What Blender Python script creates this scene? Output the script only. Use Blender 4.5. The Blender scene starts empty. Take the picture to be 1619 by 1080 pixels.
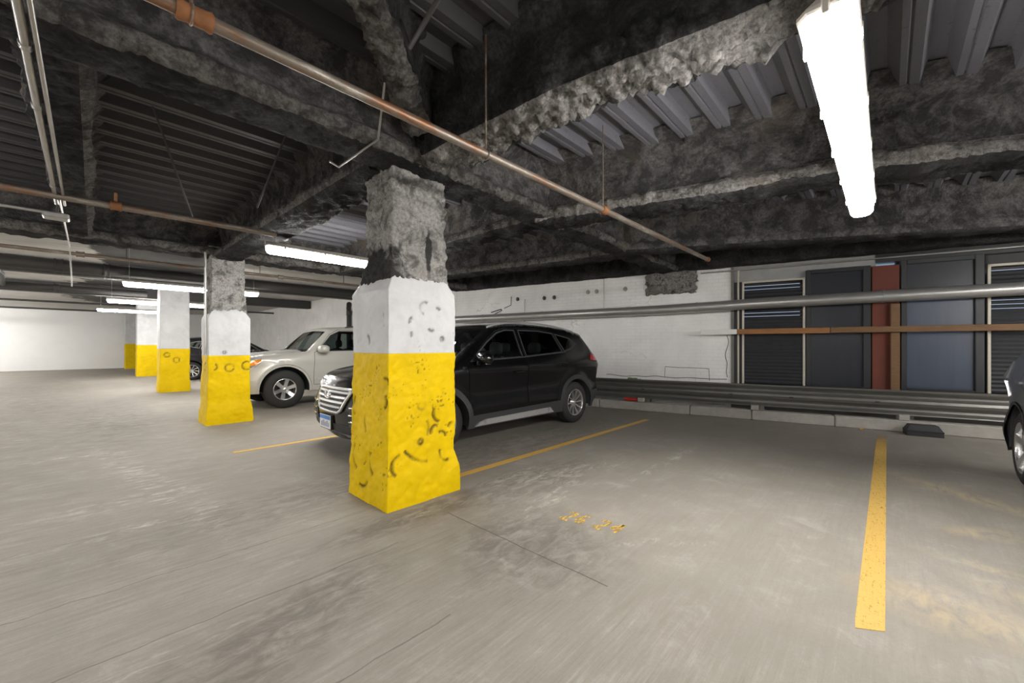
import bpy, math, random
import numpy as np
from mathutils import Vector, Matrix, noise
from mathutils.geometry import delaunay_2d_cdt
random.seed(7)
C = bpy.context.scene.collection
S = bpy.context.scene

# ------------------------------------------------------------------ camera
YAW = math.radians(43.3)
cam = bpy.data.cameras.new('camera'); camo = bpy.data.objects.new('camera', cam); C.objects.link(camo)
camo.location = (0, 0, 1.3); camo.rotation_euler = (math.pi/2, 0, YAW - math.pi/2)
cam.sensor_width = 36; cam.lens = 36*630/1619; cam.shift_y = 7/1619
cam.clip_start = .05; cam.clip_end = 200
S.camera = camo
# ------------------------------------------------------------------ world and exposure
w = bpy.data.worlds.new('world'); S.world = w; w.use_nodes = True
w.node_tree.nodes['Background'].inputs[0].default_value = (.6, .76, 1, 1)
w.node_tree.nodes['Background'].inputs[1].default_value = .22
S.view_settings.view_transform = 'Standard'; S.view_settings.look = 'None'
S.view_settings.gamma = 1; S.view_settings.use_curve_mapping = False
S.view_settings.exposure = 1.75
LAMP = 26.0          # strength of the fluorescent diffusers

# ------------------------------------------------------------------ materials
MATS = {}
class NT:
    def __init__(s, name):
        s.m = bpy.data.materials.new(name); s.m.use_nodes = True; s.t = s.m.node_tree
        s.b = s.t.nodes['Principled BSDF']; s.out = s.t.nodes['Material Output']; s._tc = None
    def n(s, typ, **kw):
        nd = s.t.nodes.new(typ)
        for k, v in kw.items():
            if k.startswith('i_'):
                k = k[2:]; k = int(k) if k.isdigit() else k.replace('_', ' ')
                s.link(v, nd.inputs[k])
            else: setattr(nd, k, v)
        return nd
    def link(s, v, inp):
        if hasattr(v, 'is_output') or isinstance(v, bpy.types.NodeSocket): s.t.links.new(v, inp)
        else: inp.default_value = v
    def tc(s, which='Object'):
        if not s._tc: s._tc = s.n('ShaderNodeTexCoord')
        return s._tc.outputs[which]
    def pos(s):
        return s.n('ShaderNodeNewGeometry').outputs['Position']
    def map(s, vec, scale=(1, 1, 1), loc=(0, 0, 0), rot=(0, 0, 0)):
        return s.n('ShaderNodeMapping', i_0=vec, i_1=loc, i_2=rot, i_3=scale).outputs[0]
    def noise(s, vec, scale, detail=4, rough=.55, dist=0):
        return s.n('ShaderNodeTexNoise', i_Vector=vec, i_Scale=scale, i_Detail=detail, i_Roughness=rough, i_Distortion=dist).outputs[0]
    def math(s, op, a, b=0, clamp=False):
        nd = s.n('ShaderNodeMath', operation=op, use_clamp=clamp); s.link(a, nd.inputs[0]); s.link(b, nd.inputs[1]); return nd.outputs[0]
    def ramp(s, v, lo, hi, a=0, b=1):
        return s.n('ShaderNodeMapRange', i_0=v, i_1=lo, i_2=hi, i_3=a, i_4=b).outputs[0]
    def mix(s, f, a, b):
        nd = s.n('ShaderNodeMix', data_type='RGBA'); s.link(f, nd.inputs[0])
        for v, k in ((a, 6), (b, 7)):
            s.link(tuple(v) + (1,) if isinstance(v, tuple) and len(v) == 3 else v, nd.inputs[k])
        return nd.outputs[2]
    def bump(s, h, strength=.5, dist=.01):
        s.t.links.new(s.n('ShaderNodeBump', i_Height=h, i_Strength=strength, i_Distance=dist).outputs[0], s.b.inputs['Normal'])
    def col(s, c): s.link(tuple(c) + (1,) if isinstance(c, tuple) and len(c) == 3 else c, s.b.inputs['Base Color'])
    def set(s, **kw):
        for k, v in kw.items(): s.link(v, s.b.inputs[k.replace('_', ' ')])
        return s.m

def simple(name, col, rough=.5, metal=0, var=.12, scale=12, bump=0, coat=0, stretch=(1, 1, 1)):
    if name in MATS: return MATS[name]
    t = NT(name); v = t.map(t.tc(), stretch); nz = t.noise(v, scale)
    d = tuple(max(0, c*(1-var)) for c in col); l = tuple(min(1, c*(1+var)) for c in col)
    t.col(t.mix(nz, d, l)); t.set(Roughness=t.ramp(nz, 0, 1, max(0, rough-.06), min(1, rough+.06)), Metallic=metal)
    if coat: t.set(Coat_Weight=coat, Coat_Roughness=.03)
    if bump: t.bump(nz, .6, bump)
    MATS[name] = t.m; return t.m

def emis(name, col, st):
    t = NT(name); t.col(col); t.set(Emission_Color=tuple(col)+(1,), Emission_Strength=st, Roughness=.4); MATS[name] = t.m; return t.m

def glass(name, tint, trans=.4, rough=.02):
    t = NT(name); m = t.m
    tr = t.n('ShaderNodeBsdfTransparent', i_0=tuple(c*trans for c in tint)+(1,))
    gl = t.n('ShaderNodeBsdfGlossy', i_0=(1, 1, 1, 1), i_1=rough)
    fr = t.n('ShaderNodeFresnel', i_0=1.5)
    mx = t.n('ShaderNodeMixShader'); t.t.links.new(fr.outputs[0], mx.inputs[0])
    t.t.links.new(tr.outputs[0], mx.inputs[1]); t.t.links.new(gl.outputs[0], mx.inputs[2])
    t.t.links.new(mx.outputs[0], t.out.inputs[0]); MATS[name] = m; return m

# ellipse shaped mask on the floor around (cx, cy): 1 inside, 0 outside, in world metres
def spot(t, p, cx, cy, rx, ry, rot=0, soft=.5):
    m = t.n('ShaderNodeMapping', vector_type='TEXTURE', i_0=p, i_1=(cx, cy, 0), i_2=(0, 0, math.radians(rot)), i_3=(rx, ry, 1)).outputs[0]
    m = t.n('ShaderNodeVectorMath', operation='MULTIPLY', i_0=m, i_1=(1, 1, 0)).outputs[0]
    ln = t.n('ShaderNodeVectorMath', operation='LENGTH', i_0=m).outputs['Value']
    return t.ramp(ln, 1-soft, 1+soft, 1, 0)

def floor_mat():
    t = NT('broomed_concrete'); p = t.pos()
    broad = t.noise(p, .45, 5, .6, .6); mid = t.noise(t.map(p, (.8, 3.2, 1)), 1.6, 6, .65)
    broom = t.math('ADD', t.math('MULTIPLY', t.noise(t.map(p, (.9, 16, 1)), 2.2, 8, .68), .6), t.math('MULTIPLY', t.noise(t.map(p, (3, 70, 1)), 2.2, 6, .7), .4)); fine = t.noise(p, 60, 6, .7)
    c = t.mix(t.ramp(broad, .3, .7), (.30, .275, .24), (.42, .39, .345))
    c = t.mix(t.ramp(mid, .25, .75, .6, 0), c, (.26, .235, .20))
    fx = t.n('ShaderNodeSeparateXYZ', i_0=p).outputs[0]; bs = t.ramp(fx, 1.6, 2.2, 1, .38)
    c = t.mix(t.math('MULTIPLY', bs, t.ramp(broom, .36, .5, .7, 0)), c, (.22, .195, .165))
    c = t.mix(t.math('MULTIPLY', bs, t.ramp(broom, .52, .66, 0, .5)), c, (.52, .49, .45))
    mo = t.noise(p, 3.5, 8, .7, .5); c = t.mix(t.ramp(mo, .42, .62, .35, 0), c, (.24, .215, .18)); c = t.mix(t.ramp(mo, .58, .72, 0, .35), c, (.5, .475, .43))
    c = t.mix(t.ramp(fine, .3, .7, .3, 0), c, (.2, .18, .16))
    ns = t.noise(t.map(p, (1, 2, 1)), 5, 8, .7, .8); ns2 = t.noise(t.map(p, (.55, 1.6, 1)), 10, 8, .75, .6)
    # dark damp stains, then grime with painted shade
    for a in ((2.95, 2.5, .9, .32, 0), (1.9, 2.65, .9, .16, 0), (2.0, 1.7, .5, .5, 0), (.6, 2.0, .7, .25, 20), (3.2, 3.6, 3, .5, 0), (-1.5, 14, 1.2, 9, 0), (.3, 10, .5, 2.6, 0)):
        c = t.mix(t.math('MULTIPLY', spot(t, p, *a, .45), t.ramp(ns, .35, .6, 0, .55)), c, (.09, .078, .065))
    for a in ((6.6, 2.4, 1.5, 2.4, 12), (6.4, .8, 1.3, .9, 0), (7.3, -.4, 1.1, 1.0, 0), (4.6, 4.7, 2.6, 1.2, 0)):  # floor darkened toward the kerb and under the crossover: grime plus painted shade
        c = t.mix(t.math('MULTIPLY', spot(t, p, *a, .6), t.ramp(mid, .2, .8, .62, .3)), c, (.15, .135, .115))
    # white lime deposits
    for a in ((3.35, 2.42, .6, .14, -22), (2.75, 2.1, .55, .10, 10), (3.0, 2.75, .3, .07, 0), (1.9, 2.62, .4, .045, -9), (2.5, 1.2, .16, .035, -35), (2.72, .93, .12, .03, -40),
              (.35, 5.5, .16, 1.9, 8), (1.0, 2.1, .1, .03, 0), (4.4, 1.8, .8, .05, 0), (-.1, 6.9, .5, .12, 0), (.35, 3.9, .5, .08, 0), (.2, 2.2, .3, .05, 0), (.2, 4.6, .5, .12, 0)):
        c = t.mix(t.math('MULTIPLY', spot(t, p, *a, .6), t.ramp(ns2, .5, .68, 0, .75)), c, (.62, .58, .53))
    # buff worn paint and rust at the right
    for a in ((4.25, -.5, .25, .1, -60), (3.6, -.43, .25, .05, 80), (3.2, -.65, .3, .12, 60), (5.2, -.5, .5, .12, 50), (2.9, -.2, .2, .3, 0)):
        c = t.mix(t.math('MULTIPLY', spot(t, p, *a, .5), t.ramp(ns, .38, .6, 0, .42)), c, (.60, .46, .27))
    # saw joint and hairline crack
    sx = t.n('ShaderNodeSeparateXYZ', i_0=p)
    def line(axis, at, other, lo, hi, wid, wob, colr, amt=.75):
        nonlocal c
        a = sx.outputs[axis]; b = sx.outputs[other]
        wv = t.math('MULTIPLY', t.math('SUBTRACT', t.noise(t.map(p, (1, 1, 0)), 3, 4), .5), wob)
        d = t.math('ABSOLUTE', t.math('SUBTRACT', t.math('ADD', a, wv), at))
        m = t.ramp(d, wid*.5, wid, 1, 0)
        rng = t.math('MULTIPLY', t.math('GREATER_THAN', b, lo), t.math('LESS_THAN', b, hi))
        c = t.mix(t.math('MULTIPLY', t.math('MULTIPLY', m, rng), amt), c, colr)
    line(0, 1.92, 1, 1.1, 2.5, .006, .03, (.09, .06, .045))
    line(0, 6.2, 1, -3, 30, .006, .02, (.1, .085, .07), .4)
    line(1, 3.0, 0, -6, 1.5, .005, .16, (.09, .08, .065), .6)
    line(1, 3.9, 0, -6, 1.1, .004, .3, (.09, .08, .065), .5)
    line(1, 1.55, 0, -6, 1.2, .005, .1, (.08, .07, .06), .5)
    line(1, 2.35, 0, -6, 1.4, .006, .08, (.08, .07, .06), .5)
    t.col(c)
    h = t.math('ADD', t.math('MULTIPLY', broom, .8), t.math('MULTIPLY', fine, .35))
    t.bump(h, .45, .006); t.set(Roughness=t.ramp(mid, .3, .7, .62, .85), Specular_IOR_Level=.35)
    return t.m

def white_wall_mat(name, brick=True, basec=(.87, .865, .85), scuff=.5):
    t = NT(name); p = t.tc(); s = t.n('ShaderNodeSeparateXYZ', i_0=p)
    v = t.n('ShaderNodeCombineXYZ', i_0=s.outputs[0], i_1=s.outputs[2]).outputs[0]
    n1 = t.noise(p, 1.3, 6, .6, .6); n2 = t.noise(p, 14, 6, .7)
    br = t.n('ShaderNodeTexBrick', i_Vector=v, i_Scale=1, i_Mortar_Size=.006, i_Mortar_Smooth=.4, i_Brick_Width=.21, i_Row_Height=.072).outputs['Fac']
    c = t.mix(t.ramp(n1, .35, .7), tuple(x*(.86 if brick else .96) for x in basec), basec)
    c = t.mix(t.ramp(n2, .2, .42, .35 if brick else .12, 0), c, (.45, .43, .40))
    if brick: c = t.mix(t.math('MULTIPLY', t.math('MULTIPLY', br, .28), t.ramp(t.noise(p, .9, 3), .35, .6)), c, (.5, .48, .46))
    crack = t.n('ShaderNodeTexVoronoi', feature='DISTANCE_TO_EDGE', i_Vector=t.n('ShaderNodeVectorMath', operation='ADD', i_0=p, i_1=t.n('ShaderNodeVectorMath', operation='SCALE', i_0=t.n('ShaderNodeTexNoise', i_0=p, i_2=3.0).outputs['Color'], i_3=.35).outputs[0]).outputs[0], i_Scale=.8).outputs[0]
    cm = t.math('MULTIPLY', t.ramp(crack, .0, .006, 1, 0), t.ramp(t.noise(p, 1.1, 3), .5, .6))
    c = t.mix(t.math('MULTIPLY', cm, scuff), c, (.22, .2, .18))
    t.col(c)
    h = t.math('ADD', t.math('MULTIPLY', n2, .4), t.math('MULTIPLY', br, -.6 if brick else 0))
    t.bump(h, .55, .006); t.set(Roughness=.7)
    return t.m

def spray_mat(name, lo, hi, dark, sc=5, thr=(.42, .6), brown=(.16, .13, .10), over=()):
    t = NT(name); p = t.pos()
    n0 = t.noise(p, sc, 6, .7, .5); n1 = t.noise(p, 34, 8, .75); n2 = t.noise(p, .9, 4, .6, .8)
    c = t.mix(t.ramp(n1, .3, .72), lo, hi)
    c = t.mix(t.ramp(n0, thr[0], thr[1], .85, 0), c, dark)
    c = t.mix(t.ramp(n2, .58, .7, 0, .5), c, brown)
    for (ox, oy, oz, rx, ry, rz) in over:
        m = t.n('ShaderNodeMapping', vector_type='TEXTURE', i_0=p, i_1=(ox, oy, oz), i_3=(rx, ry, rz)).outputs[0]
        ln = t.n('ShaderNodeVectorMath', operation='LENGTH', i_0=m).outputs['Value']
        c = t.mix(t.ramp(t.math('ADD', ln, t.math('MULTIPLY', t.math('SUBTRACT', n0, .5), 1.2)), .75, 1.05, .92, 0), c, (.035, .034, .034))
    v = t.n('ShaderNodeTexVoronoi', i_Vector=p, i_Scale=42).outputs[0]
    t.col(c); t.bump(t.math('ADD', n1, t.math('MULTIPLY', v, -.6)), 1.0, .02); t.set(Roughness=.95, Specular_IOR_Level=.12)
    MATS[name] = t.m; return t.m

def pipe_mat():
    t = NT('brown_iron_pipe'); p = t.pos(); n = t.noise(t.map(p, (1.2, 6, 6)), 3, 6, .7); n2 = t.noise(p, 40, 5, .7)
    c = t.mix(t.ramp(n, .35, .5), (.20, .085, .035), (.20, .17, .14)); c = t.mix(t.ramp(n, .55, .68), c, (.42, .38, .33)); c = t.mix(t.ramp(n2, .6, .7, 0, .7), c, (.12, .06, .03))
    t.col(c); t.bump(n2, .3, .002); t.set(Roughness=.45, Metallic=.45); return t.m

def deck_mat():
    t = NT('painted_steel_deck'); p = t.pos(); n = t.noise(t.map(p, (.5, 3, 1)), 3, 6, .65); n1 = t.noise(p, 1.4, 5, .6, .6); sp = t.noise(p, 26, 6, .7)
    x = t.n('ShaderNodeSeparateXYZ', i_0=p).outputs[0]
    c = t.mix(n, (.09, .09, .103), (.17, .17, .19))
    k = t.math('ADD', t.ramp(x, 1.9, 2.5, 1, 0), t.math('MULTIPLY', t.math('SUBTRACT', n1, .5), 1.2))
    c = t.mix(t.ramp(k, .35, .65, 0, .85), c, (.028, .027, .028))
    c = t.mix(t.ramp(sp, .6, .68, 0, .7), c, (.04, .038, .036))
    t.col(c); t.bump(sp, .4, .006); t.set(Roughness=.55, Metallic=.1); return t.m

def painted_rough(name, base, dark, amount=.35, attr=True):
    t = NT(name); p = t.pos()
    n1 = t.noise(p, 3, 6, .65, .8); n2 = t.noise(p, 22, 8, .75); n3 = t.noise(p, 60, 6, .7)
    c = t.mix(t.ramp(n1, .3, .7), tuple(x*.82 for x in base), base)
    pit = t.math('MULTIPLY', t.ramp(n2, .62, .7), t.ramp(n1, .5, .62))
    c = t.mix(t.math('MULTIPLY', pit, amount), c, dark)
    if attr:
        a = t.n('ShaderNodeAttribute', attribute_name='dirt').outputs['Fac']
        c = t.mix(t.math('MULTIPLY', a, t.ramp(n2, .3, .55, .4, 1), True), c, dark)
    t.col(c); t.bump(t.math('ADD', t.math('MULTIPLY', n2, .8), t.math('MULTIPLY', n3, .3)), .5, .008)
    t.set(Roughness=.6, Specular_IOR_Level=.15)
    MATS[name] = t.m; return t.m

def car_paint(name, col, metal=.0, rough=.25):
    t = NT(name); n = t.noise(t.pos(), 3, 3)
    t.col(t.mix(n, tuple(c*.92 for c in col), col)); t.set(Metallic=metal, Roughness=rough, Coat_Weight=.55, Coat_Roughness=.10, Specular_IOR_Level=.3)
    MATS[name] = t.m; return t.m

def worn_paint(name, col, lo, hi, fadex=None):
    t = NT(name); p = t.pos()
    nb = t.noise(t.map(p, (4, 30, 1)), 2.5, 8, .75); nf = t.noise(p, 45, 6, .7)
    a = t.ramp(t.math('ADD', t.math('MULTIPLY', nb, .6), t.math('MULTIPLY', nf, .4)), lo, hi, 0, 1)
    if fadex:
        sx = t.n('ShaderNodeSeparateXYZ', i_0=p).outputs[0]; f = t.ramp(sx, fadex[0], fadex[1], fadex[2], fadex[3])
        a = t.math('MULTIPLY', a, f)
    t.col(t.mix(nf, tuple(c*.8 for c in col), col)); t.set(Roughness=.6, Alpha=a); t.bump(nf, .3, .002)
    MATS[name] = t.m; return t.m

M = dict(
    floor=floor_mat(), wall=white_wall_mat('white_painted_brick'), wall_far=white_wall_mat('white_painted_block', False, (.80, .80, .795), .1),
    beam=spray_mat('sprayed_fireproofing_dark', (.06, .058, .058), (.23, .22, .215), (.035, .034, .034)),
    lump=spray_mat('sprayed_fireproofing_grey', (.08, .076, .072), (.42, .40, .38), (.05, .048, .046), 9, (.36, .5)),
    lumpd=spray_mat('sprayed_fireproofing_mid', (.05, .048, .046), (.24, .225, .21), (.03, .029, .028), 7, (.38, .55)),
    web=spray_mat('black_or_shaded_fireproofing', (.026, .026, .027), (.10, .098, .098), (.02, .02, .021), 3, brown=(.05, .042, .035)),
    column=spray_mat('sprayed_fireproofing_pale', (.20, .195, .185), (.60, .58, .55), (.10, .097, .092), 7, (.38, .52), (.42, .37, .31), [(1.62, 3.15, 1.86, .22, .5, .30), (2.02, 2.85, 2.1, .035, .2, .22)]),
    yellow=painted_rough('yellow_paint', (.82, .555, .0), (.13, .085, .01), .7),
    white=painted_rough('white_paint', (.655, .658, .662), (.2, .19, .18), .3),
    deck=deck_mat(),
    ceilw=white_wall_mat('white_painted_slab', False, (.62, .615, .60), .2),
    concrete=simple('kerb_concrete', (.33, .31, .28), .85, 0, .3, 9, .006),
    concrete_dark=simple('grey_concrete', (.17, .165, .15), .85, 0, .3, 5, .006),
    galv=simple('galvanised_steel', (.42, .415, .40), .34, .65, .15, 7, 0, stretch=(1, 1, 4)),
    rail=simple('dull_galvanised_steel', (.21, .205, .19), .42, .75, .22, 6),
    rust=simple('rusty_iron', (.25, .105, .04), .75, .2, .5, 25, .003),
    iron=pipe_mat(),
    black=simple('matt_black', (.012, .012, .013), .6, 0, .2), blackpipe=simple('black_painted_pipe', (.035, .033, .032), .6, 0, .3),
    plastic=simple('dark_grey_plastic', (.035, .036, .038), .55, 0, .1, 40), tyre=simple('tyre_rubber', (.022, .021, .02), .75, 0, .25, 20, .002),
    alloy=simple('alloy_silver', (.68, .68, .68), .22, .85, .05), chrome=simple('chrome', (.85, .85, .85), .08, 1, .03),
    silver=simple('satin_silver_trim', (.55, .55, .55), .38, .6, .06),
    darkframe=simple('charcoal_painted_metal', (.022, .023, .025), .45, .2, .2, 5), slat=simple('black_slat', (.035, .037, .042), .5, .2, .3, 8, .002),
    cream=simple('cream_painted_strip', (.50, .46, .38), .5, 0, .2, 9),
    brown=simple('red_oxide_steel', (.13, .030, .016), .7, .1, .3, 6, .002),
    housing=simple('lamp_housing_plastic', (.5, .47, .42), .4, 0, .05), conduit=simple('galvanised_conduit', (.40, .39, .37), .35, .8, .2, 14),
    lens_red=simple('red_lens', (.35, .012, .015), .12, 0, .05, coat=1), amber=simple('amber_lens', (.9, .28, .02), .12, 0, .1, coat=1), lens=simple('clear_lamp_lens', (.16, .165, .175), .4, .1, .15, coat=.15),
    red=simple('red_plastic', (.55, .03, .015), .35, 0, .2), green=simple('green_plastic', (.12, .22, .04), .5, 0, .2),
    blue=simple('plate_blue', (.05, .22, .6), .4, 0, .1), platewhite=simple('plate_white', (.75, .77, .8), .4, 0, .05), plategrey=simple('plate_lettering', (.25, .28, .36), .4, 0, .05),
    inner=simple('dark_interior_trim', (.03, .03, .032), .8, 0, .1), leaf=simple('dry_leaf', (.5, .3, .05), .7, 0, .2), seat=simple('dark_seat_cloth', (.025, .025, .027), .8, 0, .2, 40),
    line=worn_paint('worn_yellow_line', (.74, .47, .12), .30, .47, (6.6, 7.7, 1, .12)),
    line2=worn_paint('thin_yellow_line', (.70, .42, .09), .28, .45), digits=worn_paint('faded_yellow_digits', (.78, .52, .12), .43, .56),
    paint_black=car_paint('black_car_paint', (.004, .004, .005), 0, .2), paint_white=car_paint('pearl_white_car_paint', (.53, .515, .47), .05, .3),
    paint_grey=car_paint('grey_car_paint', (.22, .24, .27), .6, .32), paint_dark=car_paint('dark_car_paint', (.02, .02, .024), 0, .2),
    glass_privacy=glass('privacy_glass', (.7, .8, .8), .35), glass_dark=glass('tinted_glass', (.8, .9, .85), .68), glass_clear=glass('windscreen_glass', (.85, .97, .92), .85),
)
def wood_mat(name, col):
    t = NT(name); p = t.tc(); n = t.noise(t.map(p, (1.2, 14, 14)), 4, 8, .7, .6)
    t.col(t.mix(t.ramp(n, .3, .7), tuple(c*.5 for c in col), col)); t.bump(n, .4, .002); t.set(Roughness=.7); return t.m
M['wood'] = wood_mat('aged_pine', (.20, .105, .042)); M['wood_new'] = wood_mat('newer_pine', (.36, .16, .05))
def frosted(name, col, tr):
    t = NT(name); n = t.noise(t.map(t.tc(), (9, 1, .6)), 2, 5)
    t.col(t.mix(n, tuple(c*.7 for c in col), col)); t.set(Roughness=.32, Transmission_Weight=tr, Specular_IOR_Level=.4); return t.m
M['pane'] = frosted('frosted_dark_pane', (.028, .031, .04), .1); M['pane2'] = frosted('frosted_blue_pane', (.10, .115, .155), .5)
M['diffuser'] = emis('fluorescent_diffuser', (1, .975, .94), LAMP)
M['daylight'] = frosted('bright_gap_pane', (.9, .95, 1), .95)
# white slab ceiling with black overspray round the columns
def ceil_far():
    t = NT('white_slab_overspray'); p = t.pos(); n = t.noise(p, 1.6, 6, .65, 1.0); n2 = t.noise(t.map(p, (1, 6, 1)), 2, 5, .6)
    c = t.mix(t.ramp(n2, .3, .7), (.42, .41, .39), (.62, .61, .585))
    m = spot(t, p, 1.3, 11.5, 1.3, 3.4, 0, .2); m2 = spot(t, p, 1.5, 22, 2.2, 6, 0, .3)
    for k in (m, m2):
        c = t.mix(t.ramp(t.math('ADD', k, t.math('MULTIPLY', t.math('SUBTRACT', n, .5), 1.6)), .42, .55), c, (.06, .06, .06))
    t.col(c); t.bump(n2, .5, .01); t.set(Roughness=.8); return t.m
M['ceil_far'] = ceil_far()

# ------------------------------------------------------------------ mesh helpers
def hnoise(p, f, o=3): return noise.fractal(Vector(p)*f, 1.0, 2.0, o)
class MB:
    def __init__(s): s.v = []; s.f = []; s.mi = []; s.sm = []; s.attr = None
    def add(s, verts, faces, mi=0, smooth=False):
        b = len(s.v); s.v += [tuple(map(float, q)) for q in verts]
        for f in faces: s.f.append(tuple(b+i for i in f)); s.mi.append(mi); s.sm.append(smooth)
        return s
    def box(s, x0, x1, y0, y1, z0, z1, mi=0):
        return s.add([(x0,y0,z0),(x1,y0,z0),(x1,y1,z0),(x0,y1,z0),(x0,y0,z1),(x1,y0,z1),(x1,y1,z1),(x0,y1,z1)],
              [(0,3,2,1),(4,5,6,7),(0,1,5,4),(1,2,6,5),(2,3,7,6),(3,0,4,7)], mi)
    def bbox(s, x0, x1, y0, y1, z0, z1, b=.01, mi=0):     # box with chamfered edges
        def ring(z, i):
            x_0, x_1, y_0, y_1 = x0+i, x1-i, y0+i, y1-i
            return [(x_0+b,y_0,z),(x_1-b,y_0,z),(x_1,y_0+b,z),(x_1,y_1-b,z),(x_1-b,y_1,z),(x_0+b,y_1,z),(x_0,y_1-b,z),(x_0,y_0+b,z)]
        R = [ring(z0, b), ring(z0+b, 0), ring(z1-b, 0), ring(z1, b)]
        v = [q for r in R for q in r]; f = [tuple(range(7,-1,-1)), tuple(range(24,32))]
        for k in range(3):
            for i in range(8): j = (i+1) % 8; f.append((k*8+i, k*8+j, (k+1)*8+j, (k+1)*8+i))
        return s.add(v, f, mi)
    def tube(s, pts, r, n=12, mi=0, cap=True, smooth=True, closed=False):
        pts = [Vector(p) for p in pts]; m = len(pts); rs = r if isinstance(r, (list, tuple)) else [r]*m; V = []; up = None
        for i in range(m):
            if closed: d = (pts[(i+1) % m]-pts[i-1]).normalized()
            elif i == 0: d = (pts[1]-pts[0]).normalized()
            elif i == m-1: d = (pts[-1]-pts[-2]).normalized()
            else: d = ((pts[i+1]-pts[i]).normalized()+(pts[i]-pts[i-1]).normalized()).normalized()
            if up is None: up = Vector((0,0,1)) if abs(d.z) < .9 else Vector((1,0,0))
            a = d.cross(up).normalized(); b = a.cross(d).normalized(); up = b
            for k in range(n):
                t = 2*math.pi*k/n; V.append(pts[i]+a*rs[i]*math.cos(t)+b*rs[i]*math.sin(t))
        F = []
        for i in range(m if closed else m-1):
            i2 = (i+1) % m
            for k in range(n): k2 = (k+1) % n; F.append((i*n+k, i2*n+k, i2*n+k2, i*n+k2))
        s.add(V, F, mi, smooth)
        if cap and not closed: s.add(V[:n], [tuple(range(n))], mi); s.add(V[-n:], [tuple(range(n-1,-1,-1))], mi)
        return s
    def lathe(s, prof, origin=(0,0,0), axis='y', n=40, mi=0, smooth=True):
        V = []
        for r, h in prof:
            for k in range(n):
                t = 2*math.pi*k/n; c, q = r*math.cos(t), r*math.sin(t)
                p = (c, h, q) if axis == 'y' else ((c, q, h) if axis == 'z' else (h, c, q))
                V.append((p[0]+origin[0], p[1]+origin[1], p[2]+origin[2]))
        F = []
        for i in range(len(prof)-1):
            for k in range(n): k2 = (k+1) % n; F.append((i*n+k, i*n+k2, (i+1)*n+k2, (i+1)*n+k))
        return s.add(V, F, mi, smooth)
    def prism(s, poly, d, axis='y', d2=0, mi=0):          # poly in the other two axes, between d2 and d
        def P(a, b, h): return (a, h, b) if axis == 'y' else ((a, b, h) if axis == 'z' else (h, a, b))
        n = len(poly); V = [P(a, b, d2) for a, b in poly]+[P(a, b, d) for a, b in poly]
        F = [tuple(range(n)), tuple(range(2*n-1, n-1, -1))]+[(i, i+n, (i+1) % n+n, (i+1) % n) for i in range(n)]
        return s.add(V, F, mi)
    def ellip(s, c, r, n=20, m=12, mi=0, e=1.0):
        V = []
        def sp(v): return math.copysign(abs(v)**e, v)
        for i in range(m+1):
            a = -math.pi/2+math.pi*i/m
            for k in range(n):
                b = 2*math.pi*k/n; V.append((c[0]+r[0]*sp(math.cos(a))*sp(math.cos(b)), c[1]+r[1]*sp(math.cos(a))*sp(math.sin(b)), c[2]+r[2]*sp(math.sin(a))))
        F = [(i*n+k, i*n+(k+1) % n, (i+1)*n+(k+1) % n, (i+1)*n+k) for i in range(m) for k in range(n)]
        return s.add(V, F, mi, True)
    def build(s, name, mats, parent=None, frame=None, base=True, **tags):
        if not isinstance(mats, (list, tuple)): mats = [mats]
        v = np.array(s.v, dtype=float); off = Vector((0, 0, 0))
        if parent is None and base:
            off = Vector(((v[:,0].min()+v[:,0].max())/2, (v[:,1].min()+v[:,1].max())/2, v[:,2].min())); v = v-np.array(off)
        me = bpy.data.meshes.new(name); me.from_pydata(v.tolist(), [], s.f); 
        for m in mats: me.materials.append(m)
        me.polygons.foreach_set('material_index', s.mi); me.polygons.foreach_set('use_smooth', s.sm)
        if s.attr is not None:
            a = me.attributes.new('dirt', 'FLOAT', 'POINT'); a.data.foreach_set('value', s.attr)
        me.validate(); me.update()
        bmfix(me)
        o = bpy.data.objects.new(name, me); C.objects.link(o)
        if parent is not None: o.parent = parent
        elif frame is not None: o.matrix_world = frame @ Matrix.Translation(off)
        else: o.location = off
        tag(o, **tags); return o
import bmesh
def bmfix(me):
    if len(me.polygons) > 30000: return
    bm = bmesh.new(); bm.from_mesh(me); bmesh.ops.recalc_face_normals(bm, faces=bm.faces[:]); bm.to_mesh(me); bm.free()
def tag(o, label=None, cat=None, group=None, kind=None):
    if label: o['label'] = label
    if cat: o['category'] = cat
    if group: o['group'] = group
    if kind: o['kind'] = kind
    return o
def empty(name, loc=(0,0,0), rz=0, frame=None, **tags):
    o = bpy.data.objects.new(name, None); C.objects.link(o); o.empty_display_size = .2
    if frame is not None: o.matrix_world = frame @ Matrix.Translation(Vector(loc))
    else: o.location = loc; o.rotation_euler = (0, 0, rz)
    tag(o, **tags); return o
def copy_tree(o, parent=None):
    c = o.copy(); C.objects.link(c); c.parent = parent
    for ch in [q for q in list(C.objects) if q.parent == o]: copy_tree(ch, c)
    return c

# frame of the skewed right hand wall: local x runs along the wall towards the camera's right, local -y into the room
W0 = Vector((7.832, 4.627, 0)); WF = Matrix.Translation(W0) @ Matrix.Rotation(math.atan2(-.976, .2175), 4, 'Z')
def wl(s, o, z): return WF @ Vector((s, -o, z))

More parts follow.
